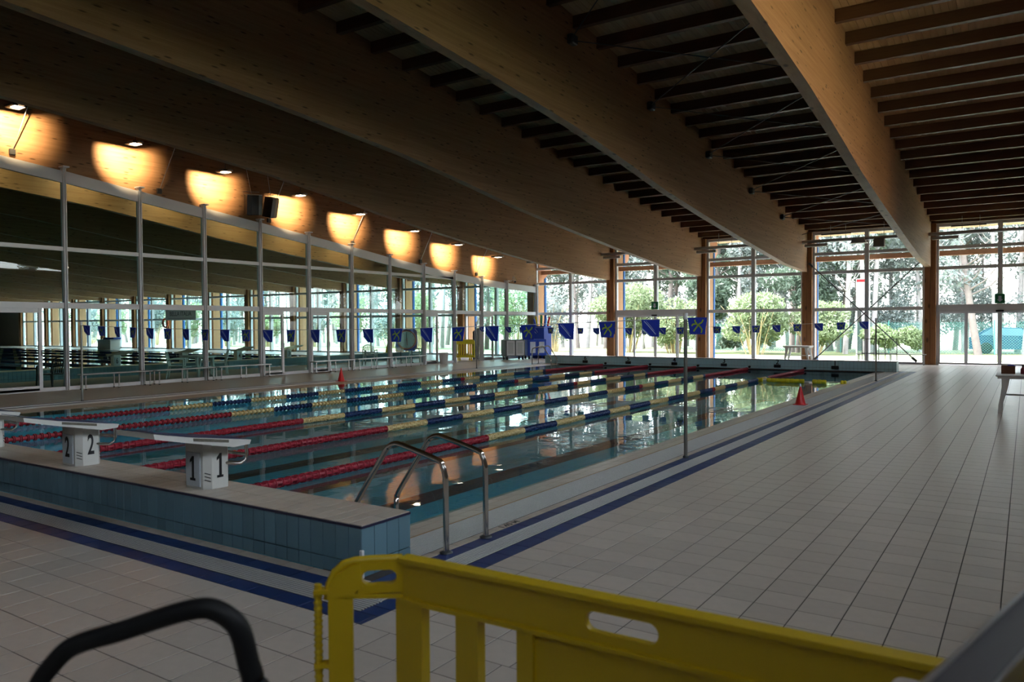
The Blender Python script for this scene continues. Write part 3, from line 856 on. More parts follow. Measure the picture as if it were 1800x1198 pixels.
# ------------------------------------------------------------------ pool ladders
def ladder(x, y, flip, label, z=0.0):
    t = tag(empty('pool_ladder', (x, y, 0)), label, 'pool ladder', 'pool ladders')
    pts = [(0, 0, 0), (0, 0, .50), (-.005, 0, .58), (-.03, 0, .645), (-.08, 0, .685), (-.42, 0, .765), (-.50, 0, .77), (-.56, 0, .745), (-.61, 0, .69),
           (-.89, 0, .30), (-.935, 0, .22), (-.945, 0, .14), (-.945, 0, -.90)]
    for dy in (0, .504):
        MB().tube(smooth_path([(px*flip, dy, pz) for px, py, pz in pts]), .022, 14).build('rail', m_steel, t)
        MB().lathe([(.05, .001), (.05, .008), (.03, .016), (.024, .02)], (0, dy, 0), 14).build('flange', m_dkmetal, t)
    for z in (-.25, -.5, -.75):
        MB().cbox(-.945*flip - .04, -.945*flip + .04, .02, .484, z - .012, z + .012, .004).build('step', m_steel, t)
ladder(2.083, .268, 1, 'polished steel pool ladder at the corner of the raised tiled wall')
ladder(-12.05, 24.0, -1, 'steel pool ladder at the far corner beside the storage carts')

# ------------------------------------------------------------------ backstroke flags
def flag_mesh(kind):
    if kind == 0: return MB().prism([(-.125, 0), (.125, 0), (.095, -.21), (-.095, -.21)], -.002, .002, 'y').mesh('flag', m_flag)
    return MB().prism([(-.125, 0), (.125, 0), (.115, -.22), (0.0, -.215), (-.105, -.12)], -.002, .002, 'y').mesh('flag', m_flag)
fl0, fl1 = flag_mesh(0), flag_mesh(1)
lg = MB()
def ribbon(mb, pts, w, y):
    for a, b in zip(pts[:-1], pts[1:]):
        a = Vector((a[0], y, a[1])); b = Vector((b[0], y, b[1])); d = (b - a); n = Vector((-d.z, 0, d.x)).normalized() * w / 2
        mb.add([a - n - d*.06, a + n - d*.06, b + n + d*.06, b - n + d*.06], [(0, 1, 2, 3)])
for y in (-.0032, .0032):
    ribbon(lg, [(-.07, -.105), (-.055, -.085), (-.02, -.08), (.01, -.09), (.04, -.12), (.06, -.15), (.05, -.19)], .018, y)
    ribbon(lg, [(-.03, -.03), (-.025, -.055), (-.005, -.075)], .016, y); ribbon(lg, [(.075, -.03), (.06, -.06), (.02, -.085), (.0, -.11), (-.045, -.17)], .018, y)
logo = lg.mesh('logo', m_flog)
st = MB()
for y in (-.0032, .0032):
    ribbon(st, [(-.11, -.12), (-.005, -.212)], .016, y); ribbon(st, [(-.085, -.02), (-.03, -.075), (.03, -.14), (.07, -.185)], .010, y)
    ribbon(st, [(-.055, -.02), (-.0, -.08), (.05, -.14)], .005, y)
stripe = st.mesh('stripe', m_fwht)
def flag_line(y, xa, xb, za, zb_, sag, n, label, x0, dx, polelabel):
    t = tag(empty('flag_line', (0, y, 0)), label, 'flag line', 'backstroke flag lines')
    def zc(x):
        s = (x - xa) / (xb - xa); return za + (zb_ - za) * s - 4 * sag * s * (1 - s)
    pts = [(xa + (xb - xa) * i / 30, 0, zc(xa + (xb - xa) * i / 30)) for i in range(31)]
    MB().tube(pts, .005, 5).build('cord', m_cord, t)
    for i in range(n):
        x = x0 + dx * i
        f = link('flag', fl0 if i % 2 else fl1, t, (x, 0, zc(x) - .002), (rng.uniform(-.06, .06), 0, rng.uniform(-.12, .12)))
        link('logo' if i % 2 else 'stripe', logo if i % 2 else stripe, f)
    for (x, lab) in ((xb, polelabel[0]), (xa, polelabel[1])):
        p = tag(empty('flag_pole', (x, y, 0)), lab, 'pole', 'flag poles')
        MB().tube([(0, 0, 0), (0, 0, 1.78)], .023, 12).build('post', m_pole, p)
        MB().lathe([(.035, .0), (.035, .02), (.026, .03)], (0, 0, 0), 12).build('socket', m_dkmetal, p)
        MB().tube([(0, 0, 1.74), (0, 0, 1.82)], .03, 10).build('clamp', m_wplast, p)
flag_line(5.10, -12.34, 2.085, 1.74, 1.76, .13, 24, 'nearer line of blue pennants strung across the pool', -12.11, .6238,
          ('grey steel flag pole standing on the walkway drain', 'grey steel flag pole on the partition side near the first bench'))
flag_line(20.24, -12.25, 2.03, 1.66, 1.74, .14, 23, 'farther line of small blue pennants strung across the pool', -12.0, .623,
          ('grey steel flag pole near the far end of the walkway', 'grey steel flag pole in front of the yellow barriers'))

# ------------------------------------------------------------------ cones
def cone(x, y, z, label, m=m_red, h=.42, r=.11):
    t = tag(empty('training_cone', (x, y, z)), label, 'cone', 'training cones')
    MB().lathe([(r, .012), (r * .93, .03), (r * .12, h - .03), (r * .08, h)], (0, 0, 0), 18).build('shell', m, t)
    MB().cbox(-r * 1.15, r * 1.15, -r * 1.15, r * 1.15, 0, .014, .004).build('base', m, t)
    return t
cr_ = cone(1.764, 12.41, 0.002, 'red plastic cone standing on the pool edge by the walkway')
MB().lathe([(.022, .375), (.011, .425), (.004, .43)], (0, 0, 0), 12).build('white_tip', m_wplast, cr_)
cone(-11.75, 12.57, 0.002, 'red plastic cone on the pool edge in front of the benches')
cone(-20.75, 24.4, .353, 'yellow plastic cone behind the glass partition', m_yfloat, .5, .14)

# ------------------------------------------------------------------ benches along the partition
def bench(x, y0, y1, label, grp='aluminium benches along the partition', axis='y'):
    L_ = y1 - y0
    t = tag(empty('bench', (x, y0, 0), 0 if axis == 'y' else -math.pi/2), label, 'bench', grp)
    MB().cbox(-.15, .15, 0, L_, .40, .43, .006).build('seat', m_alu, t)
    n = 3 if L_ > 1.6 else 2
    for i in range(n):
        y = .08 + (L_ - .16) * i / (n - 1)
        for s in (-1, 1):
            MB().cbox(s*.13 - .015, s*.13 + .015, y - .015, y + .015, .02, .40, .003).build('leg', m_alu, t)
            MB().cbox(s*.13 - .02, s*.13 + .02, y - .02, y + .02, 0, .025, .003).build('foot', m_black, t)
        MB().cbox(-.16, .16, y - .02, y + .02, .385, .40, .003).build('bracket', m_black, t)
BE = [(6.75, 8.75), (8.88, 10.85), (10.98, 13.0), (14.4, 15.5 + .9), (16.5, 17.0 + .1), (17.15, 19.1), (19.15, 21.1)]
BE = [(6.75, 8.75), (8.88, 10.85), (10.98, 13.0), (14.9, 16.9), (17.05, 19.05), (19.1, 21.1)]
for i, (a, c) in enumerate(BE):
    bench(-15.62, a, c, 'low aluminium bench along the glass partition, %s from the left' % ORD(i))
bench(-.2, 30.35, 30.35 + 2.55, 'low aluminium bench in front of the cross-braced window', 'aluminium bench at the far window', 'x')

# ------------------------------------------------------------------ plastic armchairs and tables
def armchair(x, y, rz, m, label, grp):
    t = tag(empty('armchair', (x, y, 0), rz), label, 'chair', grp)
    MB().cbox(-.24, .24, -.22, .24, .40, .43, .012).build('seat', m, t)
    for sx in (-1, 1):
        MB().tube([(sx*.27, .24, 0), (sx*.25, .22, .42), (sx*.26, .22, .62)], [.022, .026, .024], 8).build('leg', m, t)
        MB().tube([(sx*.26, -.30, 0), (sx*.24, -.23, .42)], [.022, .026], 8).build('leg', m, t)
        MB().tube([(sx*.26, .22, .62), (sx*.28, .12, .645), (sx*.28, -.10, .64), (sx*.25, -.26, .60)], .026, 8).build('armrest', m, t)
    bk = MB(); bk.tube([(-.24, -.23, .42), (-.25, -.27, .62), (-.21, -.31, .80), (-.10, -.33, .86), (0, -.335, .875), (.10, -.33, .86), (.21, -.31, .80), (.25, -.27, .62), (.24, -.23, .42)], .022, 8)
    bk.build('back_frame', m, t)
    for i in range(6):
        u = -.17 + .068 * i
        MB().bar((u, -.235, .42), (u * .98, -.322, .835 - abs(u) * .35), .038, .012, (0, 1, 0)).build('back_slat', m, t)
armchair(-16.75, 6.55, math.radians(200), m_bchair, 'black plastic armchair behind the first glass pane', 'plastic armchairs')
armchair(-18.2, 12.9, math.radians(150), m_wplast, 'white plastic armchair at the table behind the glass', 'plastic armchairs')
armchair(-17.6, 10.9, math.radians(-40), m_wplast, 'white plastic armchair behind the second bench, beyond the glass', 'plastic armchairs')
armchair(-17.4, 22.6, math.radians(-60), m_wplast, 'white plastic armchair behind the white litter bin', 'plastic armchairs')
armchair(-17.9, 20.2, math.radians(30), m_wplast, 'white plastic armchair behind the pace clock', 'plastic armchairs')

def ptable(x, y, L_, D_, h, label, rz=0):
    t = tag(empty('plastic_table', (x, y, 0), rz), label, 'table', 'white plastic tables')
    MB().cbox(-L_/2, L_/2, -D_/2, D_/2, h - .035, h, .012).build('tabletop', m_wplast, t)
    MB().cbox(-L_/2 + .03, L_/2 - .03, -D_/2 + .03, D_/2 - .03, h - .075, h - .035, .006).build('apron', m_wplast, t)
    for sx in (-1, 1):
        for sy in (-1, 1):
            b = MB(); prof = [(0, .0, .032), (.25, .008, .032), (.5, .045, .04), (.75, .075, .05), (1, .085, .062)]
            pts = []
            for (s, off, w) in prof: pts.append((s * (h - .075), off, w))
            vs = []
            for (z, off, w) in pts:
                cx = sx * (L_/2 - .07 - .09 + .0) + sx * (.085 - off) * -0 + sx * (.02 + (.085 - off) * -.6)
                cx = sx * (L_/2 - .10 - off * 1.0 + .0)
                cx = sx * (L_/2 - .16 + .09 - off)
                vs += [(cx - w, sy*(D_/2 - .1) - .03, z), (cx + w, sy*(D_/2 - .1) - .03, z), (cx + w, sy*(D_/2 - .1) + .03, z), (cx - w, sy*(D_/2 - .1) + .03, z)]
            fs = [(3, 2, 1, 0), tuple(range(len(vs) - 4, len(vs)))]
            for i in range(len(pts) - 1):
                for k in range(4):
                    e = (k + 1) % 4; fs.append((i*4+k, i*4+e, i*4+4+e, i*4+4+k))
            b.add(vs, fs); b.build('leg', m_wplast, t)
        MB().bar((sx*(L_/2 - .13), -D_/2 + .1, .33), (sx*(L_/2 - .13), D_/2 - .1, .33), .03, .05).build('stretcher', m_wplast, t)
    MB().bar((-L_/2 + .13, 0, .33), (L_/2 - .13, 0, .33), .05, .03).build('stretcher', m_wplast, t)
ptable(6.08, 12.95, 1.8, .85, .72, 'white plastic table with small items at the right edge')
ptable(-2.35, 29.6, 1.1, .8, .74, 'white plastic table in front of the timber column by the braced window')
ptable(-17.9, 11.9, 1.0, .8, .72, 'white plastic table behind the glass partition and benches')

# things on the right-hand table
t = tag(empty('wooden_box', (5.37, 12.95, .72)), 'small brown wooden box on the white table', 'box')
m_box = wood('box_wood', (.16, .07, .035), (.10, .04, .02), (9, 9, 9), False)
b = MB(); b.box(-.11, .11, -.08, .08, 0, .012); b.box(-.11, .11, -.08, -.068, .012, .15); b.box(-.11, .11, .068, .08, .012, .15); b.box(-.11, -.098, -.068, .068, .012, .15); b.box(.098, .11, -.068, .068, .012, .15)
b.build('case', m_box, t)
tag(MB().cbox(-.055, .06, -.05, .05, 0, .075, .012).build('sponge', m_flag, None, (5.41, 12.95, .735 + .075)), 'dark blue sponge sticking out of the wooden box', 'sponge')
t = tag(empty('spray_bottle', (5.60, 12.95, .72)), 'small dark red bottle beside the wooden box', 'bottle')
MB().lathe([(.035, 0), (.038, .01), (.038, .09), (.02, .12), (.015, .13)], (0, 0, 0), 14).build('bottle_body', mat('wine_plastic', (.16, .02, .03), .3), t)
MB().lathe([(.018, .13), (.018, .16), (.008, .17)], (0, 0, 0), 10).build('cap', m_black, t)
tag(MB().cbox(-.14, .14, -.09, .09, 0, .05, .008).build('kickboard', mat('lime_foam', (.50, .62, .06), .7), None, (5.80, 12.98, .72)), 'lime green foam kickboard lying on the white table', 'kickboard')

# ------------------------------------------------------------------ yellow crowd barrier in front
def rounded(pts, n=6): return pts
t = tag(empty('crowd_barrier', (0, 0, 0)), 'big yellow plastic crowd barrier across the foreground', 'barrier', 'yellow plastic barriers')
A0 = Vector((3.965, -2.642, 0)); A1 = Vector((4.125, -2.50, 0)); A2 = Vector((5.95, -2.455, 0))
def panel_rail(a, b, z0, z1, th, name, slots, par):
    """vertical board from a to b with rounded slots; slots = (s0,s1,za,zb) along the board"""
    d = (b - a); L_ = d.length; d.normalize(); n = Vector((-d.y, d.x, 0))
    xs = sorted(set([0, L_] + [s for q in slots for s in q[:2]]))
    mb = MB()
    def P(s, z, o): p = a + d * s + n * o; return (p.x, p.y, z)
    def blk(s0, s1, za, zb_):
        vs = [P(s0, za, -th/2), P(s1, za, -th/2), P(s1, za, th/2), P(s0, za, th/2), P(s0, zb_, -th/2), P(s1, zb_, -th/2), P(s1, zb_, th/2), P(s0, zb_, th/2)]
        mb.add(vs, [(0,3,2,1),(4,5,6,7),(0,1,5,4),(1,2,6,5),(2,3,7,6),(3,0,4,7)])
    cur = 0
    for (s0, s1, za, zb_) in slots:
        blk(cur, s0, z0, z1); r = (zb_ - za) / 2
        # rounded slot ends built from thin slices
        m_ = 8
        ss = [s0 + r * (1 - math.cos(math.pi/2 * i / m_)) for i in range(m_ + 1)] + [s1 - r * (1 - math.cos(math.pi/2 * i / m_)) for i in range(m_, -1, -1)]
        def hh(s):
            e = min(s - s0, s1 - s); return r if e >= r else math.sqrt(max(0, r*r - (r - e)**2))
        zc = (za + zb_) / 2
        for p, q in zip(ss[:-1], ss[1:]):
            if q - p < 1e-5: continue
            h1, h2 = hh(p), hh(q)
            for (lo1, lo2, hi1, hi2) in ((z0, z0, zc - h1, zc - h2), (zc + h1, zc + h2, z1, z1)):
                vs = [P(p, lo1, -th/2), P(q, lo2, -th/2), P(q, lo2, th/2), P(p, lo1, th/2), P(p, hi1, -th/2), P(q, hi2, -th/2), P(q, hi2, th/2), P(p, hi1, th/2)]
                mb.add(vs, [(0,3,2,1),(4,5,6,7),(0,1,5,4),(1,2,6,5),(2,3,7,6),(3,0,4,7)])
        cur = s1
    blk(cur, L_, z0, z1)
    return mb.build(name, m_yel, par)
panel_rail(A1, A2, .885, .995, .022, 'top_rail', [(.605, .80, .914, .966), (1.30, 1.495, .914, .966)], t)
dv = (A2 - A1).normalized(); nv = Vector((-dv.y, dv.x, 0))
fl = MB(); fl.bar(A1 + Vector((0, 0, 1.0)), A2 + Vector((0, 0, 1.0)), .05, .014); fl.build('top_flange', m_yel, t)
fl = MB(); fl.bar(A1 + Vector((0, 0, .882)), A2 + Vector((0, 0, .882)), .045, .012); fl.build('lower_flange', m_yel, t)
# angled end section with rounded shoulder
dE = (A1 - A0).normalized(); LE = (A1 - A0).length; nE = Vector((-dE.y, dE.x, 0))
def sweep(path, w, th, name, par):
    """flat strip of width w (perpendicular in the panel plane) following 2-D path (s,z)"""
    mb = MB(); vs = []
    for i, (s, z) in enumerate(path):
        a = path[max(i-1, 0)]; b = path[min(i+1, len(path)-1)]
        dx_, dz_ = b[0]-a[0], b[1]-a[1]; L_ = math.hypot(dx_, dz_); nx_, nz_ = -dz_/L_, dx_/L_
        for (o, e) in ((-w/2, -th/2), (w/2, -th/2), (w/2, th/2), (-w/2, th/2)):
            p = A0 + dE * (s + nx_ * o) + nE * e; vs.append((p.x, p.y, z + nz_ * o))
    fs = [(3, 2, 1, 0), tuple(range(len(vs)-4, len(vs)))]
    for i in range(len(path)-1):
        for k in range(4):
            e = (k+1) % 4; fs.append((i*4+k, i*4+e, i*4+4+e, i*4+4+k))
    mb.add(vs, fs); return mb.build(name, m_yel, par)
arc = [(.035, 0.05), (.035, .90)] + [(.035 + .075 * (1 - math.cos(a)), .90 + .06 * math.sin(a)) for a in (math.radians(22 * i) for i in range(1, 5))]
sweep(arc[:2] + [], .07, .04, 'end_post', t)
sweep([(.035 + .06 * (1 - math.cos(math.radians(15*i))), .895 + .062 * math.sin(math.radians(15*i))) for i in range(0, 7)] , .072, .04, 'shoulder', t)
panel_rail(A0 + dE * .085, A1, .905, .995, .03, 'end_rail', [(.012, LE - .085 - .018, .928, .972)], t)
fl = MB(); fl.tube([A0 + dE * s + Vector((0, 0, z)) for s, z in ((-.002, .89), (.004, .935), (.02, .968), (.045, .99), (.075, .998), (.12, 1.0), (LE, 1.0))], .013, 8); fl.build('end_flange', m_yel, t)
fl = MB(); fl.bar(A0 + dE * .07 + Vector((0, 0, .90)), A1 + Vector((0, 0, .893)), .04, .012); fl.build('lower_flange', m_yel, t)
for (s0, s1) in ((-.012, .085), (.205, .280), (.405, .455), (.93, 1.0), (1.22, 1.30), (1.42, 1.49), (1.75, 1.82)):
    a = A1 + dv * s0; c = A1 + dv * s1
    b = MB(); b.bar((a + c) / 2 + Vector((0, 0, .06)), (a + c) / 2 + Vector((0, 0, .89)), s1 - s0, .036, nv); b.build('upright', m_yel, t)
a = A1 + dv * .455; c = A1 + dv * .93
MB().bar((a + c)/2 + Vector((0, 0, .28)), (a + c)/2 + Vector((0, 0, .885)), (c - a).length, .012, nv).build('sign_panel', m_yel, t)
MB().bar(A1 + Vector((0, 0, .10)), A2 + Vector((0, 0, .10)), .03, .09).build('bottom_rail', m_yel, t)
for s in (.25, 1.6):
    p = A1 + dv * s
    MB().bar(p - nv * .25 + Vector((0, 0, .03)), p + nv * .25 + Vector((0, 0, .03)), .06, .06).build('foot', m_yel, t)
hp = A0 - dE * .03 + Vector((0, 0, 0))
pr = [(.011, .30)]
z = .32
while z < .93: pr += [(.011, z), (.014, z + .004), (.011, z + .008)]; z += .018
pr += [(.011, .93), (.011, .935)]
MB().lathe(pr, tuple(hp), 12).build('hinge_pin', m_yel, t)
for z in (.70, .915):
    MB().bar(hp + Vector((0, 0, z)) - dE * .012, hp + Vector((0, 0, z)) + dE * .05, .035, .012).build('hinge_lug', m_yel, t)

# ------------------------------------------------------------------ black tube handle and grey rail next to the camera
t = tag(empty('trolley', (4.38, -3.45, 0), 0), 'black bent tube handle of a trolley at the bottom left', 'trolley')
TP = [(4.20, -3.57, .07), (4.20, -3.57, .95), (4.208, -3.565, 1.02), (4.225, -3.553, 1.068), (4.241, -3.541, 1.095), (4.262, -3.527, 1.121), (4.288, -3.509, 1.137), (4.342, -3.473, 1.155), (4.406, -3.429, 1.18), (4.445, -3.403, 1.192),
      (4.471, -3.386, 1.193), (4.497, -3.369, 1.178), (4.515, -3.358, 1.153), (4.527, -3.351, 1.098), (4.534, -3.347, 1.065), (4.545, -3.34, .95), (4.545, -3.34, .07)]
MB().tube(smooth_path([(p[0] - 4.38, p[1] + 3.45, p[2]) for p in TP]), [.0155 + .0045 * i / 64 for i in range(65)], 14).build('push_handle', m_black, t)
dt = Vector((.345, .23, 0)).normalized(); nt = Vector((-dt.y, dt.x, 0))
MB().add([tuple(dt*a + nt*b_ + Vector((0, 0, z))) for z in (.05, .08) for a, b_ in ((-.24, -.30), (.24, -.30), (.24, .04), (-.24, .04))],
         [(0,3,2,1),(4,5,6,7),(0,1,5,4),(1,2,6,5),(2,3,7,6),(3,0,4,7)]).build('load_plate', m_black, t)
for s in (-.19, .19):
    c = dt * s + nt * .06
    MB().tube([c - dt * .02 + Vector((0, 0, .06)), c + dt * .02 + Vector((0, 0, .06))], .06, 16).build('wheel', m_dark, t)

R0 = Vector((5.568, -3.026, 1.2)); R1 = Vector((5.652, -2.654, 1.2)); dr = (R1 - R0).normalized(); nr = Vector((dr.y, -dr.x, 0))
t = tag(empty('handrail', (R0.x, R0.y, 0)), 'grey metal handrail bar at the bottom right corner', 'handrail')
m_hr = mat('grey_rail', (.10, .10, .115), .35, .3); off = -Vector((R0.x, R0.y, 0))
MB().bar(R0 - dr * .5 + off + nr * .03, R1 + dr * .9 + off + nr * .03, .055, .055).build('rail', m_hr, t)
MB().bar(R0 - dr * .5 + off + Vector((0, 0, .026)), R1 + dr * .9 + off + Vector((0, 0, .026)), .008, .008).build('edge_strip', m_alu, t)
MB().bar(R0 - dr * .5 + off + nr * .06 + Vector((0, 0, .0)), R1 + dr * .9 + off + nr * .06, .008, .05).build('edge_strip', m_alu, t)
for s in (-.45, 1.2):
    p = R0 + dr * s + off + nr * .03
    MB().bar((p.x, p.y, .001), (p.x, p.y, 1.175), .045, .045).build('post', m_hr, t)

# ------------------------------------------------------------------ spotlights on the beam over the partition
for i, y in enumerate((4.98, 7.99, 10.87, 13.82, 16.66, 19.70, 22.58, 25.6)):
    z = zp(y) - 1.33
    t = tag(empty('spotlight', (-14.9, y, z)), 'warm floodlight hanging beside the timber beam, %s from the left' % ORD(i), 'light', 'floodlights along the beam')
    MB().cbox(-.28, .15, -.17, .17, .03, .09, .012).build('housing', m_dkmetal, t)  # plate lengthened towards the beam as a visor, cuts light above it
    MB().box(-.10, .13, -.11, .11, .022, .03).build('lens', m_lit, t)
    MB().cbox(.16, .30, -.06, .06, .03, .08, .01).build('ballast', m_gal, t)
    MB().tube([(0, 0, .09), (0, 0, 1.585)], .008, 6).build('hanger', m_dkmetal, t)
    L_ = bpy.data.lights.new('spot_lamp', 'SPOT'); L_.energy = 900; L_.color = (1.0, .70, .36); L_.spot_size = math.radians(88); L_.spot_blend = 1.0
    L_.shadow_soft_size = .02
    lo = bpy.data.objects.new('spot_lamp', L_); COL.objects.link(lo); lo.parent = t; lo.location = (0, 0, .0)
    lo.rotation_euler = Vector((1.0, -.26, .10)).to_track_quat('Z', 'Y').to_euler()

# unseen floodlights added to brighten the beam over the walkway
for i, y in enumerate((4.0, 7.5, 11.0, 14.5, 18.0)):
    t = tag(empty('spotlight', (6.94, y, zbot(y) + .16)), 'unseen floodlight added on the side beam to wash the beam over the walkway, %s from the front' % ORD(i), 'light', 'added floodlights on the side beam')
    MB().cbox(-.16, -.02, -.15, .15, -.10, .10, .015).build('housing', m_dkmetal, t)
    MB().cbox(-.03, .0, -.03, .03, -.03, .03, .005).build('wall_bracket', m_gal, t)
    MB().box(-.172, -.16, -.12, .12, -.08, .08).build('lens', m_lit, t)
    L_ = bpy.data.lights.new('spot_lamp', 'SPOT'); L_.energy = (300, 340, 300, 220, 120)[i]; L_.color = (1.0, .72, .44); L_.spot_size = math.radians(84); L_.spot_blend = 1.0
    L_.shadow_soft_size = .1
    lo = bpy.data.objects.new('spot_lamp', L_); COL.objects.link(lo); lo.parent = t; lo.location = (-.19, 0, 0)
    lo.rotation_euler = Vector((1.0, 0, .06)).to_track_quat('Z', 'Y').to_euler()

# tie rods below the beam
for i, y in enumerate((5.34, 9.37, 13.4, 17.34, 21.36, 25.42)):
    z = ztopA(y) + .16
    t = tag(empty('tie_rod', (-16.03, y, z)), 'thin steel tie rod slanting up from the spotlit beam, %s from the left' % ORD(i), 'rod', 'tie rods on the spotlit beam')
    MB().tube([(.02, 0, .03), (.9, .35, zp(y) - z + .02)], .012, 6).build('rod', m_gal, t)
    MB().cbox(-.02, .06, -.07, .07, -.06, .09, .01).build('bracket', m_dkmetal, t)

# loudspeakers
for i, (y, rz, rx) in enumerate(((12.28, math.radians(-8), .10), (13.02, math.radians(30), .16))):
    t = tag(empty('loudspeaker', (-15.45, y, 5.66)), ['black loudspeaker of the hanging pair, the one with the pale top', 'black loudspeaker of the hanging pair, the right one'][i], 'loudspeaker', 'hanging loudspeakers')
    t.rotation_euler = (rx, .22, rz)
    b = MB(); b.prism([(-.19, -.25), (.19, -.25), (.25, .25), (-.25, .25)][::1], -.3, .3, 'z')
    b = MB(); b.prism([(-.17, -.20), (-.17, .20), (.14, .25), (.19, .12), (.19, -.12), (.14, -.25)], -.32, .32, 'z'); b.build('cabinet', m_black, t)
    MB().prism([(-.17, -.22), (-.17, .22), (.14, .27), (.19, .12), (.19, -.12), (.14, -.27)], .321, .335, 'z').build('top_cap', m_alu if i == 0 else m_dark, t)
    MB().prism([(.146, -.26), (.194, -.12), (.194, .12), (.146, .26), (.150, .27), (.202, .12), (.202, -.12), (.150, -.27)], -.30, .30, 'z').build('grille', m_dark, t)
    MB().tube([(-.05, 0, .33), (-.05 - .45, -.2, 2.14)], .008, 6).build('hanger', m_gal, t)
    MB().tube([(-.1, -.3, .40), (-.1, .3, .40)], .015, 6).build('yoke', m_gal, t)

# security camera
t = tag(empty('security_camera', (-15.85, 27.9, 3.85)), 'white security camera on the partition near the corner', 'camera')
MB().tube([(0, 0, 0), (.12, .05, .03), (.22, .12, .10)], .02, 8).build('arm', m_wplast, t)
MB().tube([(.18, .18, .20), (.34, .06, -.02)], .065, 12).build('camera_body', m_wplast, t)
MB().tube([(.34, .06, -.02), (.352, .051, -.037)], .055, 12).build('lens', m_black, t)

# heating pipe with hanging units along the far windows
t = tag(empty('heating_pipe', (0, 29.7, 5.08)), 'grey round pipe hung in front of the far windows under the roof', 'pipe')
for k in range(2, 7):
    xa, xb = (COLX[k] + .03 if k < 6 else -16.0), COLX[k-1] - .21
    MB().tube([(xa, 0, 0), (xb, 0, 0)], .07, 12).build('pipe_section', m_duct, t)
    for x in ((xa*.75 + xb*.25), (xa*.62 + xb*.38), (xa*.3 + xb*.7), (xa*.22 + xb*.78)):
        MB().tube([(x, 0, .07), (x, 0, zp(29.7) - 5.08)], .010, 6).build('hanger', m_gal, t)
    MB().cbox(xa + .1, xa + 1.0, -.08, .08, -.22, -.10, .01).build('bracket_tray', m_duct, t)
    if k in (2, 3):
        MB().bar((xa + .75, 0, .26), (xa + 1.9, 0, .26), .03, .05).build('louvre_bar', m_dkmetal, t)
def floodlight(x, label):
    t = tag(empty('flood_light', (x, 29.55, 5.0)), label, 'light', 'floodlights on the far pipe')
    MB().prism([(-.28, -.10), (.28, -.10), (.20, .12), (-.20, .12)], -.15, .15, 'y').build('housing', m_duct, t)
    MB().cbox(-.33, .33, -.18, .18, -.12, -.10, .005).build('rim', m_wplast, t)
    MB().tube([(0, 0, .12), (0, .15, .2)], .02, 6).build('bracket', m_gal, t)
floodlight(.0, 'pale floodlight hanging in the middle of the cross-braced window')
tag(MB().cbox(-.2, .2, -.15, .15, -.17, .15, .02).build('heater_unit', m_cartd, None, (.75, 29.6, 4.86)), 'small dark heater box under the pipe in the braced bay', 'heater')

# ------------------------------------------------------------------ things by the far left corner
def cart(x, y, m, label, rz):
    t = tag(empty('storage_cart', (x, y, 0), rz), label, 'cart', 'storage carts')
    MB().cbox(-.50, .50, -.36, .36, .17, .98, .02).build('body', m, t)
    for s in (-1, 1):
        MB().cbox(s*.235 - .20, s*.235 + .20, -.375, -.36, .22, .93, .006).build('door', m_alu if m is m_cartd else m, t)
        MB().cbox(s*.235 - .14, s*.235 + .14, -.382, -.375, .30, .85, .004).build('door_panel', m_gal if m is m_cartd else m_fwht, t)
        for yy_ in (-.28, .28):
            MB().tube([(s*.4 - .025, yy_, .075), (s*.4 + .025, yy_, .075)], .075, 14).build('wheel', m_black, t)
            MB().cbox(s*.4 - .04, s*.4 + .04, yy_ - .03, yy_ + .03, .10, .17, .005).build('caster_fork', m_dkmetal, t)
cart(-15.15, 27.2, m_cartd, 'dark grey wheeled storage cart with metal doors', math.radians(52))
cart(-14.75, 28.55, m_bplast, 'blue wheeled storage cart next to the dark grey one', math.radians(52))
t = tag(empty('noodle_bin', (-14.95, 29.55, 0)), 'tall blue bin holding pool noodles beside the carts', 'bin')
b = MB(); b.prism([(-.36, -.36), (.36, -.36), (.36, .36), (-.36, .36)], 0.001, .03, 'z')
for (a0, a1, b0, b1) in ((-.36, .36, -.36, -.33), (-.36, .36, .33, .36), (-.36, -.33, -.33, .33), (.33, .36, -.33, .33)): b.box(a0, a1, b0, b1, .03, 1.62)
b.build('bin_body', m_bplast, t)
nc = [('red', (.7, .02, .03)), ('yellow', (.85, .65, .03)), ('orange', (.8, .25, .03)), ('green', (.05, .45, .2)), ('blue', (.02, .08, .5)), ('pale yellow', (.8, .7, .25)), ('teal', (.03, .35, .35))]
npos = [(.10, .05, .42, .85, 0), (-.12, .0, -.35, .9, 1), (-.05, .1, -.12, .75, 2), (.0, -.1, .05, .95, 3), (.05, .02, .20, .98, 4), (-.02, -.05, -.02, 1.0, 5), (-.18, .1, -.5, .7, 4)]
for (px, py, lean, hh_, ci) in npos:
    nm, cc = nc[ci]
    lab = {0: 'red pool noodle leaning out to the right', 1: 'yellow pool noodle leaning out to the left', 2: 'orange pool noodle standing in the bin', 3: 'green pool noodle standing in the bin',
           5: 'pale yellow pool noodle upright in the bin'}.get(ci) or ('dark blue pool noodle leaning right of the middle' if lean > 0 else 'dark blue pool noodle leaning far left')
    o = MB().tube([(px*.5 - lean*.3, py, .04), (px + lean * .75, py + .05, 1.42 + hh_ * .78)], .05, 8).build('pool_noodle', mat('noodle_' + nm.replace(' ', '_'), cc, .7), None, (-14.95, 29.55, 0))
    tag(o, lab, 'pool noodle', 'pool noodles in the blue bin')
t = tag(empty('storage_cabinet', (-15.4, 30.1, 0)), 'tall blue plastic cabinet at the corner column', 'cabinet')
MB().cbox(-.3, .3, -.25, .25, 0, 1.45, .015).build('body', m_bplast, t); MB().cbox(-.27, .27, -.262, -.25, .05, 1.4, .004).build('door', m_bplast, t)
MB().tube([(.2, -.28, .7), (.2, -.28, .85)], .012, 8).build('handle', m_fwht, t)

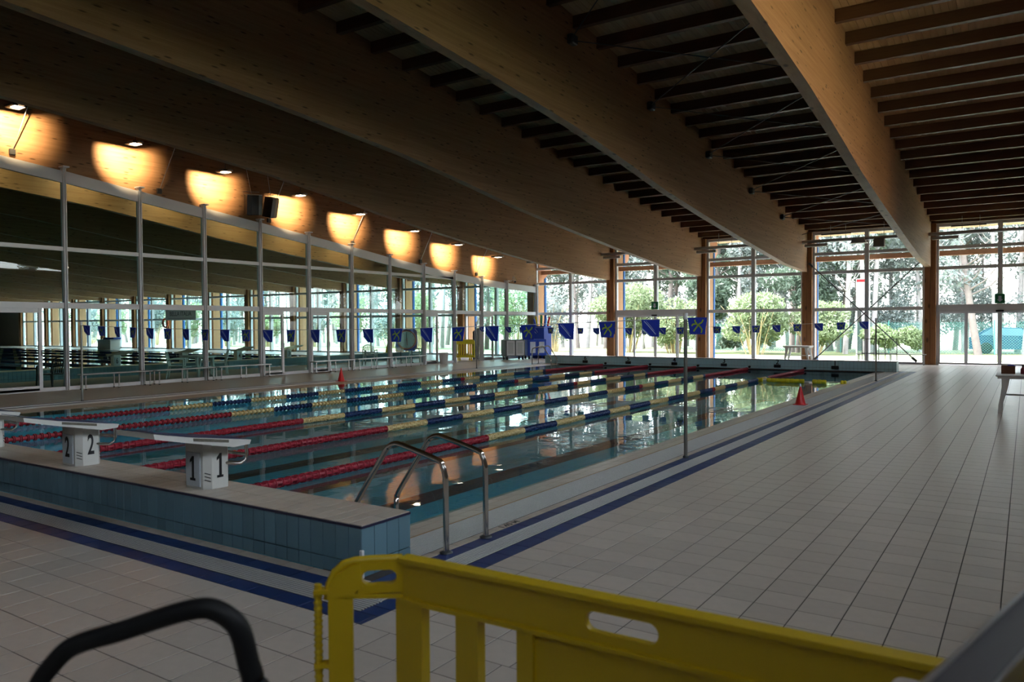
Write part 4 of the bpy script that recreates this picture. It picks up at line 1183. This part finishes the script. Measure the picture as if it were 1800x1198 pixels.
def small_barrier(x, y, rz, label):
    t = tag(empty('crowd_barrier', (x, y, 0), rz), label, 'barrier', 'yellow plastic barriers')
    MB().tube([(-.42, 0, .14), (-.42, 0, .9), (-.36, 0, .97), (.36, 0, .97), (.42, 0, .9), (.42, 0, .14)], .03, 8).build('frame', m_yfloat, t)
    MB().cbox(-.42, .42, -.02, .02, .78, .97, .01).build('top_board', m_yfloat, t); MB().cbox(-.42, .42, -.02, .02, .14, .24, .01).build('bottom_board', m_yfloat, t)
    for i in range(7):
        u = -.33 + .11 * i
        MB().cbox(u - .02, u + .02, -.012, .012, .24, .78, .004).build('bar', m_yfloat, t)
    for s in (-.28, .28):
        MB().prism([(-.22, 0), (.22, 0), (.05, .16), (-.05, .16)], s - .03, s + .03, 'x').build('foot', m_yfloat, t)
small_barrier(-16.75, 25.5, math.radians(35), 'small yellow plastic barrier folded in the open partition door, front one')
small_barrier(-17.05, 25.75, math.radians(35), 'small yellow plastic barrier behind another one in the partition door')
# stacked slatted mats leaning in the doorway
t = tag(empty('slatted_mat', (-16.95, 26.75, 0), math.radians(35)), 'grey and black slatted mat standing rolled in the open partition door', 'mat')
B = []
for i in range(26):
    a = i * .55; r = .12 + .006 * i
    MBt = (r * math.cos(a), r * math.sin(a)); B.append((MBt[0] - .02, MBt[0] + .02, MBt[1] - .02, MBt[1] + .02, 0.0, 1.55))
for i, q in enumerate(B):
    MB().box(q[0], q[1], q[2], q[3], 0, 1.45 + .08 * math.sin(i)).build('slat', m_gal if i % 2 else m_dark, t)

# white litter bin
t = tag(empty('litter_bin', (-15.66, 22.45, 0)), 'white ribbed litter bin against the glass partition', 'bin')
b = MB(); nv_ = 24; pr = [(.16, .001), (.20, .46), (.215, .47), (.215, .50), (.19, .50)]
b.lathe(pr, (0, 0, 0), 24); b.build('bin_body', m_wplast, t)
for k in range(12):
    a = k * math.pi / 6
    MB().bar((.165*math.cos(a), .165*math.sin(a), .03), (.203*math.cos(a), .203*math.sin(a), .45), .02, .012, (math.cos(a), math.sin(a), 0)).build('rib', m_wplast, t)

# pace clock behind the glass
t = tag(empty('pace_clock', (-17.5, 22.1, 0), math.radians(52)), 'blue framed pace clock with red ringed white dial behind the glass', 'clock')
def rsq(w, r, n=6):
    p = []
    for (cx, cy, a0) in ((w-r, w-r, 0), (-w+r, w-r, 90), (-w+r, -w+r, 180), (w-r, -w+r, 270)):
        for i in range(n + 1):
            a = math.radians(a0 + 90 * i / n); p.append((cx + r*math.cos(a), cy + r*math.sin(a) + 1.05))
    return p
MB().prism(rsq(.48, .16), -.06, .06, 'y').build('case', m_bplast, t)
MB().lathe([(.43, -.075), (.44, -.07), (.44, -.06)], (0, 0, 1.05), 32, 'y').build('red_ring', mat('clock_ring', (.55, .16, .12), .5), t)
MB().lathe([(.37, -.082), (.375, -.076), (.375, -.06)], (0, 0, 1.05), 32, 'y').build('dial', m_wplast, t)
b = MB()
for k in range(12):
    a = k * math.pi / 6; b.bar((.31*math.sin(a), -.085, 1.05 + .31*math.cos(a)), (.35*math.sin(a), -.085, 1.05 + .35*math.cos(a)), .014, .003, (0, 1, 0))
b.build('minute_marks', m_ink, t)
MB().bar((0, -.088, .98), (-.02, -.088, 1.36), .016, .004, (0, 1, 0)).build('hand', m_ink, t)
MB().bar((0, -.09, 1.12), (.02, -.09, .80), .016, .004, (0, 1, 0)).build('hand', m_red, t)
for s in (-.25, .25):
    MB().tube([(s, 0, .60), (s, 0, .06)], .02, 8).build('stand_leg', m_dkmetal, t); MB().tube([(s, -.25, .03), (s, .25, .03)], .025, 8).build('stand_foot', m_dkmetal, t)

# metal rack in front of the braced window
t = tag(empty('metal_rack', (.35, 30.1, 0)), 'thin dark metal rack of upright bars in front of the braced window', 'rack')
for (x, h) in ((-.30, 1.05), (-.12, 1.05), (.15, 1.05), (.32, 1.05), (.56, 1.15), (.98, 1.05)):
    MB().tube([(x, 0, .02), (x, 0, h)], .014, 6).build('upright', m_dkmetal, t)
for z in (.45, 1.03):
    MB().tube([(-.32, 0, z), (1.0, 0, z)], .014, 6).build('crossbar', m_dkmetal, t)
for x in (-.30, .98):
    MB().tube([(x, -.25, .02), (x, .25, .02)], .018, 6).build('foot', m_dkmetal, t)

# ------------------------------------------------------------------ hall behind the partition
f2 = tag(empty('floor_hall'), 'tiled deck of the hall behind the glass partition', 'floor', kind='structure')
b = MB(); b.box(-20.5, -16.2, -9.2, YW + .3, -.3, -.001); b.box(-80, -20.5, -9.2, 2.0, -.3, -.001); b.box(-80, -20.5, 27.0, YW + .3, -.3, -.001); b.box(-80, -71.5, 2.0, 27.0, -.3, -.001)
b.build('deck', m_tile, f2)
b2 = MB(); b2.box(-72, -20.5, 2.0, 27.0, -1.3, -1.0); b2.box(-71.7, -71.5, 2, 27, -1, -.01); b2.box(-72, -20.5, 1.8, 2.0, -1, -.01); b2.box(-72, -20.5, 27, 27.2, -1, -.01)
b2.build('second_basin', m_ptile, f2)
w2 = tag(empty('wall_pool_side'), 'low blue tiled wall of the second pool behind the glass', 'wall', kind='structure')
MB().box(-20.99, -20.51, 2.0, 27.0, -1.0, .33).build('wall_core', m_grout2, w2)
B = []
for i in range(int(25 / .124)):
    for (za, zb_) in ((.003, .093), (.099, .33)): B.append((-20.51, -20.5, 2 + .124*i + .002, 2 + .124*(i+1) - .002, za, zb_))
tag(link('tile_field', boxes_mesh('tile_field', B, m_wtile, True), w2), kind='stuff')
MB().box(-21.0, -20.5, 2.0, 27.0, .33, .353).build('coping', m_tile2, w2)
water('second_pool_water', -71.5, -20.98, 2.0, 27.0, -.02, 'water of the second pool behind the glass partition')
for j in range(9):
    y = 3.6 + 2.6 * j
    t = tag(empty('lane_rope', (0, y, .0)), 'blue lane rope of the second pool behind the glass, %s one across' % ORD(j), 'lane rope', 'second pool lane ropes')
    prof = []; x = -71.0
    for cidx, mm in ((0, m_rblue), (1, m_rcream)):
        V = []; F = []; n = 6
        for i in range(100):
            if (i % 4 == 3) != (cidx == 1): continue
            a = -71.2 + .5 * i; b0 = len(V)
            for xx_ in (a, a + .48):
                for k in range(n): V.append((xx_, .06*math.cos(k*math.pi/3), .06*math.sin(k*math.pi/3)))
            for k in range(n):
                e = (k+1) % n; F.append((b0+k, b0+e, b0+n+e, b0+n+k))
        tag(link('float_row', raw_mesh('float_row', V, F, mm), t), kind='stuff')
# round ventilation duct of the second hall
t = tag(empty('air_duct', (-24.5, 3.0, 5.0)), 'wide round air duct behind the upper glass panes', 'duct')
MB().tube([(0, 0, 0), (0, 3.6, 0)], .48, 24, False).build('duct_pipe', m_duct, t)
MB().lathe([(.48, 3.6), (.54, 3.62), (.54, 3.72), (.40, 3.72), (.38, 3.60)], (0, 0, 0), 24, 'y').build('duct_mouth', m_duct, t)
MB().lathe([(.39, 3.5), (.39, 3.55)], (0, 0, 0), 24, 'y').build('duct_shade', m_shade, t)  # dark disc painting the shade inside the duct
for y in (.5, 3.0): MB().tube([(0, y, .48), (0, y, zp(3 + y) - 5.0)], .012, 6).build('hanger', m_gal, t)

MB().box(-80, COLX[-1] - .2, YW, YW + .2, 0, 6).build('solid_panel', m_wall, wall_far)
for i, y in enumerate((6.5, 9.5, 12.5, 15.5, 18.5, 21.5)):  # lamps added to warm the beam behind the upper panes
    t = tag(empty('spotlight', (-19.6, y, zp(y) - .75)), 'warm floodlight added high in the hall behind the glass, %s from the left' % ORD(i), 'light', 'added floodlights in the second hall')
    MB().cbox(-.15, .15, -.13, .13, .02, .09, .015).build('housing', m_dkmetal, t)
    MB().box(-.13, .13, -.11, .11, .012, .02).build('lens', m_lit, t)
    MB().tube([(0, 0, .09), (0, 0, 1.01)], .008, 6).build('hanger', m_dkmetal, t)
    L_ = bpy.data.lights.new('spot_lamp', 'SPOT'); L_.energy = 260; L_.color = (1.0, .68, .34); L_.spot_size = math.radians(120); L_.spot_blend = 1.0; L_.shadow_soft_size = .07
    lo = bpy.data.objects.new('spot_lamp', L_); COL.objects.link(lo); lo.parent = t
    lo.rotation_euler = Vector((1.0, 0, .9)).to_track_quat('Z', 'Y').to_euler()

t = tag(empty('banner', (-47.1, 30.4, 2.2)), 'pale banner with grey lettering hung in the hall behind the glass', 'banner')
MB().box(-1.9, 1.9, 0, .02, 0, .75).build('cloth', m_wplast, t)
link('lettering', text_mesh('BELLA ITALIA', .46, m_cartd, .002, .006), t, (0, -.004, .46), (math.pi/2, 0, 0))
MB().box(-1.6, 1.6, -.004, 0, .10, .15).build('underline', m_gal, t)
for x in (-1.85, 1.85): MB().tube([(x, .01, .75), (x, .01, 3.4)], .01, 6).build('hanger', m_gal, t)
t = tag(empty('lifebuoy', (-49.2, 30.52, 2.0)), 'orange lifebuoy hanging on a column behind the glass', 'lifebuoy')
MB().tube([(.33*math.cos(a*math.pi/12), 0, .33*math.sin(a*math.pi/12)) for a in range(25)], .075, 10, False).build('ring', mat('buoy_orange', (.6, .10, .03), .5), t)
MB().cbox(-.03, .03, .0, .12, .28, .36, .005).build('hook', m_gal, t)
t = tag(empty('equipment_box', (-53.0, 28.2, 0)), 'white equipment box on the far deck of the second pool', 'box')
MB().cbox(-.9, .9, -.4, .4, .001, .70, .02).build('body', m_wplast, t); MB().cbox(-.93, .93, -.43, .43, .70, .78, .02).build('lid', m_wplast, t)
tag(MB().cbox(-.7, .7, -.3, .3, 0, .14, .02).build('foam_mat', m_bplast, None, (-52.5, 28.2, .781)), 'blue foam mat lying on the white equipment box', 'mat')

# ------------------------------------------------------------------ outdoors
g = MB(); g.box(-120, 60, YW + .3, 46, -.4, -.10); g.build('ground', m_ground); tag(bpy.data.objects['ground'], 'pale sunlit paving outside the windows', 'ground', kind='structure')
tag(MB().box(-140, 90, 46, 140, -.4, -.08).build('ground_lawn', m_grass), 'grassy ground below the trees', 'ground', kind='structure')
tag(MB().box(7.6, 90, -30, 46, -.4, -.09).build('ground_side', m_grass), 'grass beside the hall', 'ground', kind='structure')
tag(MB().box(-60, 12.2, 36.5, 46, -.1, -.085).build('lawn_strip', m_grass), 'strip of lawn below the bushes', 'lawn', kind='structure')

def leaf_cloud(blobs, n, size, m, name='foliage', elong=1.6):
    tot = sum(b[3]*b[4]*b[5] for b in blobs) ** 1.0
    C_ = []
    for (cx, cy, cz, rx, ry, rz) in blobs:
        k = max(30, int(n * (rx*ry*rz) / tot))
        d = rng.normal(size=(k, 3)); d /= np.linalg.norm(d, axis=1)[:, None]
        r = rng.uniform(.35, 1, k) ** .45
        C_.append(np.array([cx, cy, cz]) + d * r[:, None] * np.array([rx, ry, rz]))
    C_ = np.concatenate(C_); k = len(C_)
    a = rng.normal(size=(k, 3)); a /= np.linalg.norm(a, axis=1)[:, None]
    b = np.cross(a, rng.normal(size=(k, 3))); b /= np.linalg.norm(b, axis=1)[:, None]
    s = rng.uniform(.6, 1.3, k)[:, None] * size
    V = np.stack([C_ - a*s*elong, C_ + b*s*.5, C_ + a*s*elong, C_ - b*s*.5], 1).reshape(-1, 3)
    F = np.arange(4 * k).reshape(-1, 4)
    return raw_mesh(name, V, F, m)

def bush(x, y, h, w, m, label, grp, n=2600, stems=True, size=.085):
    t = tag(empty('bush', (x, y, -.09)), label, 'bush', grp)
    bl = []
    for i in range(9):
        a = rng.uniform(0, 6.28); q = rng.uniform(0, .55) * w
        bl.append((q*math.cos(a), q*math.sin(a)*.7, h * rng.uniform(.35, .78), w*rng.uniform(.3, .48), w*rng.uniform(.28, .42), h*rng.uniform(.18, .28)))
    tag(link('foliage', leaf_cloud(bl, n, size, m), t), kind='stuff')
    if stems:
        q = MB()
        for i in range(26):
            a = rng.uniform(0, 6.28); r1 = rng.uniform(.1, .5)*w*.6; r2 = rng.uniform(.3, .95)*w*.75
            q.tube([(r1*math.cos(a)*.6, r1*math.sin(a)*.6, 0), (r1*math.cos(a), r1*math.sin(a), h*.25), (r2*math.cos(a), r2*math.sin(a), h*rng.uniform(.45, .8))], [.03, .022, .01], 5)
        tag(q.build('stems', m_stem, t), kind='stuff')
bush(-15.6, 41.0, 4.3, 3.3, m_leafA, 'big light green bush outside the window next to the partition', 'bushes', 9000)
bush(-12.2, 40.6, 3.9, 2.4, m_leafA, 'cane bush left of the sliding door, outside the window behind lane 6', 'bushes', 6000)
bush(-7.3, 40.5, 3.7, 2.9, m_leafA, 'big cane bush in front of the dark tree, behind lane 3', 'bushes', 8000)
bush(-4.4, 41.5, 3.1, 2.6, m_leafA, 'rounded green bush outside the window behind lane 2', 'bushes', 6000)
bush(-9.6, 43.5, 1.5, 1.0, m_leafB, 'small dark shrub beyond the sliding door behind lane 5', 'bushes', 1500, False)
bush(-1.2, 43.0, 1.7, 1.25, m_leafA, 'low green shrub behind the bracing rod, the left one', 'bushes', 2500, False)
bush(.3, 43.6, 1.6, 1.2, m_leafA, 'low green shrub behind the bracing rod, the right one', 'bushes', 2500, False)
lx = [-20.5, -24.5, -28.5, -32.5, -36.5, -41, -45.5, -50, -55, -60, -66, -72, -78, -85]
for i, x in enumerate(lx):
    bush(x, 40.5 + rng.uniform(-1, 2), rng.uniform(3.4, 5.2), rng.uniform(2.2, 3.0), m_leafA if i % 2 else m_leafC, 'leafy green bush seen through both glass walls, %s from the corner' % ORD(i), 'bushes of the far hall', 4000)

for i, x in enumerate(np.arange(-15, 12.5, 2.1)):
    bush(x + rng.uniform(-.5, .5), 47.6 + rng.uniform(-.6, 1.5), rng.uniform(2.6, 4.2), rng.uniform(1.5, 2.1), m_leafC, 'grey-green forest shrub growing behind the green mesh fence', 'forest shrubs behind the fence', 2600, False, .075)

# trees
def trunk_mesh(h, r, lean, m, br=7):
    q = MB(); px = py = 0; pts = []; rr = []
    for i in range(8):
        s = i / 7; pts.append((lean * h * s + .12 * math.sin(3*s + lean*9), .1 * math.sin(4*s), h * s)); rr.append(r * (1 - .65 * s))
    q.tube(pts, rr, 8)
    for i in range(br):
        s = rng.uniform(.28, .95); b0 = Vector((lean*h*s + .12*math.sin(3*s + lean*9), .1*math.sin(4*s), h*s)); a = rng.uniform(0, 6.28); L_ = rng.uniform(.8, 2.4) * (1.15 - s)
        q.tube([b0, b0 + Vector((math.cos(a)*L_*.5, math.sin(a)*L_*.5, L_*.25)), b0 + Vector((math.cos(a)*L_, math.sin(a)*L_, L_*.75))], [r*.28, r*.18, r*.06], 5)
    return q.mesh('trunk', m)
kinds = []
for (h, r, lean, m_, n, lm, cw) in ((11, .17, .04, m_bark, 2600, m_leafC, 1.9), (12, .15, -.07, m_bark, 2200, m_leafC, 1.7), (10, .20, .10, m_bark2, 3200, m_leafB, 2.3), (12, .14, .02, m_bark, 1800, m_leafC, 1.6), (9, .18, -.16, m_bark2, 2400, m_leafC, 2.0)):
    tm = trunk_mesh(h, r, lean, m_, 16)
    bl = [(lean*h*.8 + rng.uniform(-1, 1)*cw*.5, rng.uniform(-1, 1)*cw*.5, h*rng.uniform(.35, .98), cw*rng.uniform(.35, .6), cw*rng.uniform(.35, .6), h*rng.uniform(.06, .11)) for _ in range(9)]
    kinds.append((tm, leaf_cloud(bl, n, .10, lm)))
def tree(x, y, k, s, rz, label, grp):
    t = tag(empty('tree', (x, y, -.12), rz), label, 'tree', grp); t.scale = (s, s, s)
    link('trunk', kinds[k][0], t); tag(link('crown', kinds[k][1], t), kind='stuff')
i = 0
for y in (46.8, 49, 52, 56):
    for x in np.arange(-26, 16, 1.75 if y < 54 else 2.3):
        tree(x + rng.uniform(-.7, .7), y + rng.uniform(-1.2, 1.2), int(rng.integers(0, 5)), rng.uniform(.8, 1.2), rng.uniform(0, 6.28),
             'thin forest tree standing beyond the fence outside the far windows', 'forest trees outside the far windows')
for y in (44.5, 49, 53):
    for x in np.arange(-104, -27, 2.9):
        tree(x + rng.uniform(-1.2, 1.2), y + rng.uniform(-2, 2), int(rng.integers(0, 5)), rng.uniform(.8, 1.15), rng.uniform(0, 6.28),
             'forest tree far outside the windows of the second hall', 'forest trees outside the second hall')
for y in np.arange(-6, 44, 5.0):
    tree(34 + rng.uniform(-3, 3), y, int(rng.integers(0, 5)), 1.0, rng.uniform(0, 6.28), 'forest tree beside the right side of the hall', 'forest trees beside the hall')
# single trees that stand out
for (x, y, k, s, lab) in ((-10.9, 42.0, 2, .80, 'dark leafy tree with a crooked trunk outside the sliding door behind lane 5'),
                          (-6.3, 44.5, 2, .95, 'dark leafy tree above the bush behind lane 3'), (-5.3, 43.6, 0, 1.0, 'pale straight trunk outside the window behind lane 2, the left one'),
                          (-3.0, 43.2, 3, 1.05, 'pale straight trunk beside the timber column at lane 2'), (-2.0, 44.4, 1, 1.1, 'pale slender trunk at the left of the braced window'),
                          (3.6, 44.8, 4, 1.15, 'pale leaning tree behind the parked car')):
    tree(x, y, k, s, rng.uniform(0, 6.28) if k == 2 else 0.3, lab, 'single trees near the windows')
# extra dark crown leaves low on the two leafy trees
for (x, y, z, w, h, lab) in ((-10.6, 42.0, 3.6, 1.6, 2.2, 'dense dark crown hanging outside the sliding door behind lane 5'), (-5.9, 44.0, 3.9, 2.2, 2.0, 'dense dark crown hanging above the bush behind lane 3')):
    t = tag(empty('tree', (x, y, -.1)), lab, 'tree', 'single trees near the windows')
    bl = [(rng.uniform(-1, 1)*w*.6, rng.uniform(-1, 1)*w*.5, z + rng.uniform(-1, 1)*h*.5, w*.5, w*.45, h*.35) for _ in range(8)]
    tag(link('crown', leaf_cloud(bl, 4500, .10, m_leafB), t), kind='stuff')
    MB().tube([(.1, 0, 0), (.2, .1, 1.4), (-.05, 0, 3.2), (.0, 0, 5)], [.16, .13, .10, .05], 8).build('trunk', m_bark2, t)

# green mesh fence
m_fence = mat('fence_green', (.06, .25, .21), .6)
t = tag(empty('mesh_fence', (0, 45.2, -.1)), 'green wire mesh fence between the paving and the forest', 'fence')
for x in np.arange(-14, 12.1, 2.6): MB().tube([(x, 0, 0), (x, 0, 1.9)], .03, 8).build('fence_post', m_fence, t)
q = MB()
for x in np.arange(-14, 12, .14):
    q.bar((x, 0, .05), (x + 1.75, 0, 1.8), .012, .010, (0, 1, 0)); q.bar((x + 1.75, 0, .05), (x, 0, 1.8), .012, .010, (0, 1, 0))
tag(q.build('wire_mesh', m_fence, t), kind='stuff')

# parked car
t = tag(empty('car', (5.0, 47.5, -.08), math.radians(4)), 'blue parked car behind the green mesh fence', 'car')
m_car = mat('car_blue', (.012, .05, .11), .25); m_cg = mat('car_glass', (.10, .18, .24), .1)
MB().prism([(-2.1, .25), (2.1, .25), (2.15, .6), (2.05, .85), (1.1, .98), (.35, 1.45), (-1.1, 1.48), (-1.85, 1.05), (-2.12, .9)], -.82, .82, 'y').build('car_body', m_car, t)
MB().prism([(.95, .99), (.32, 1.40), (-1.05, 1.42), (-1.6, 1.04)], -.83, .83, 'y').build('car_windows', m_cg, t)
for sx in (-1.3, 1.3):
    for sy in (-.75, .75):
        MB().lathe([(.20, -.09), (.31, -.09), (.32, 0), (.31, .09), (.20, .09)], (sx, sy, .31), 18, 'y').build('wheel', m_black, t)
# poster board outside
t = tag(empty('poster_board', (-.75, 35.2, -.1)), 'white and red poster board outside the braced window', 'poster')
MB().cbox(-.30, .30, 0, .03, 2.5, 3.85, .005).build('board', m_wplast, t)
MB().box(-.28, .28, -.004, 0, 3.70, 3.83).build('print_band', m_red, t); MB().box(.16, .28, -.004, 0, 2.6, 3.2).build('print_band', m_red, t); MB().box(-.25, .10, -.004, 0, 2.7, 3.6).build('print_picture', m_fwht, t)
for s in (-.28, .28): MB().tube([(s, .04, 0), (s, .04, 3.85)], .025, 8).build('post', m_gal, t)
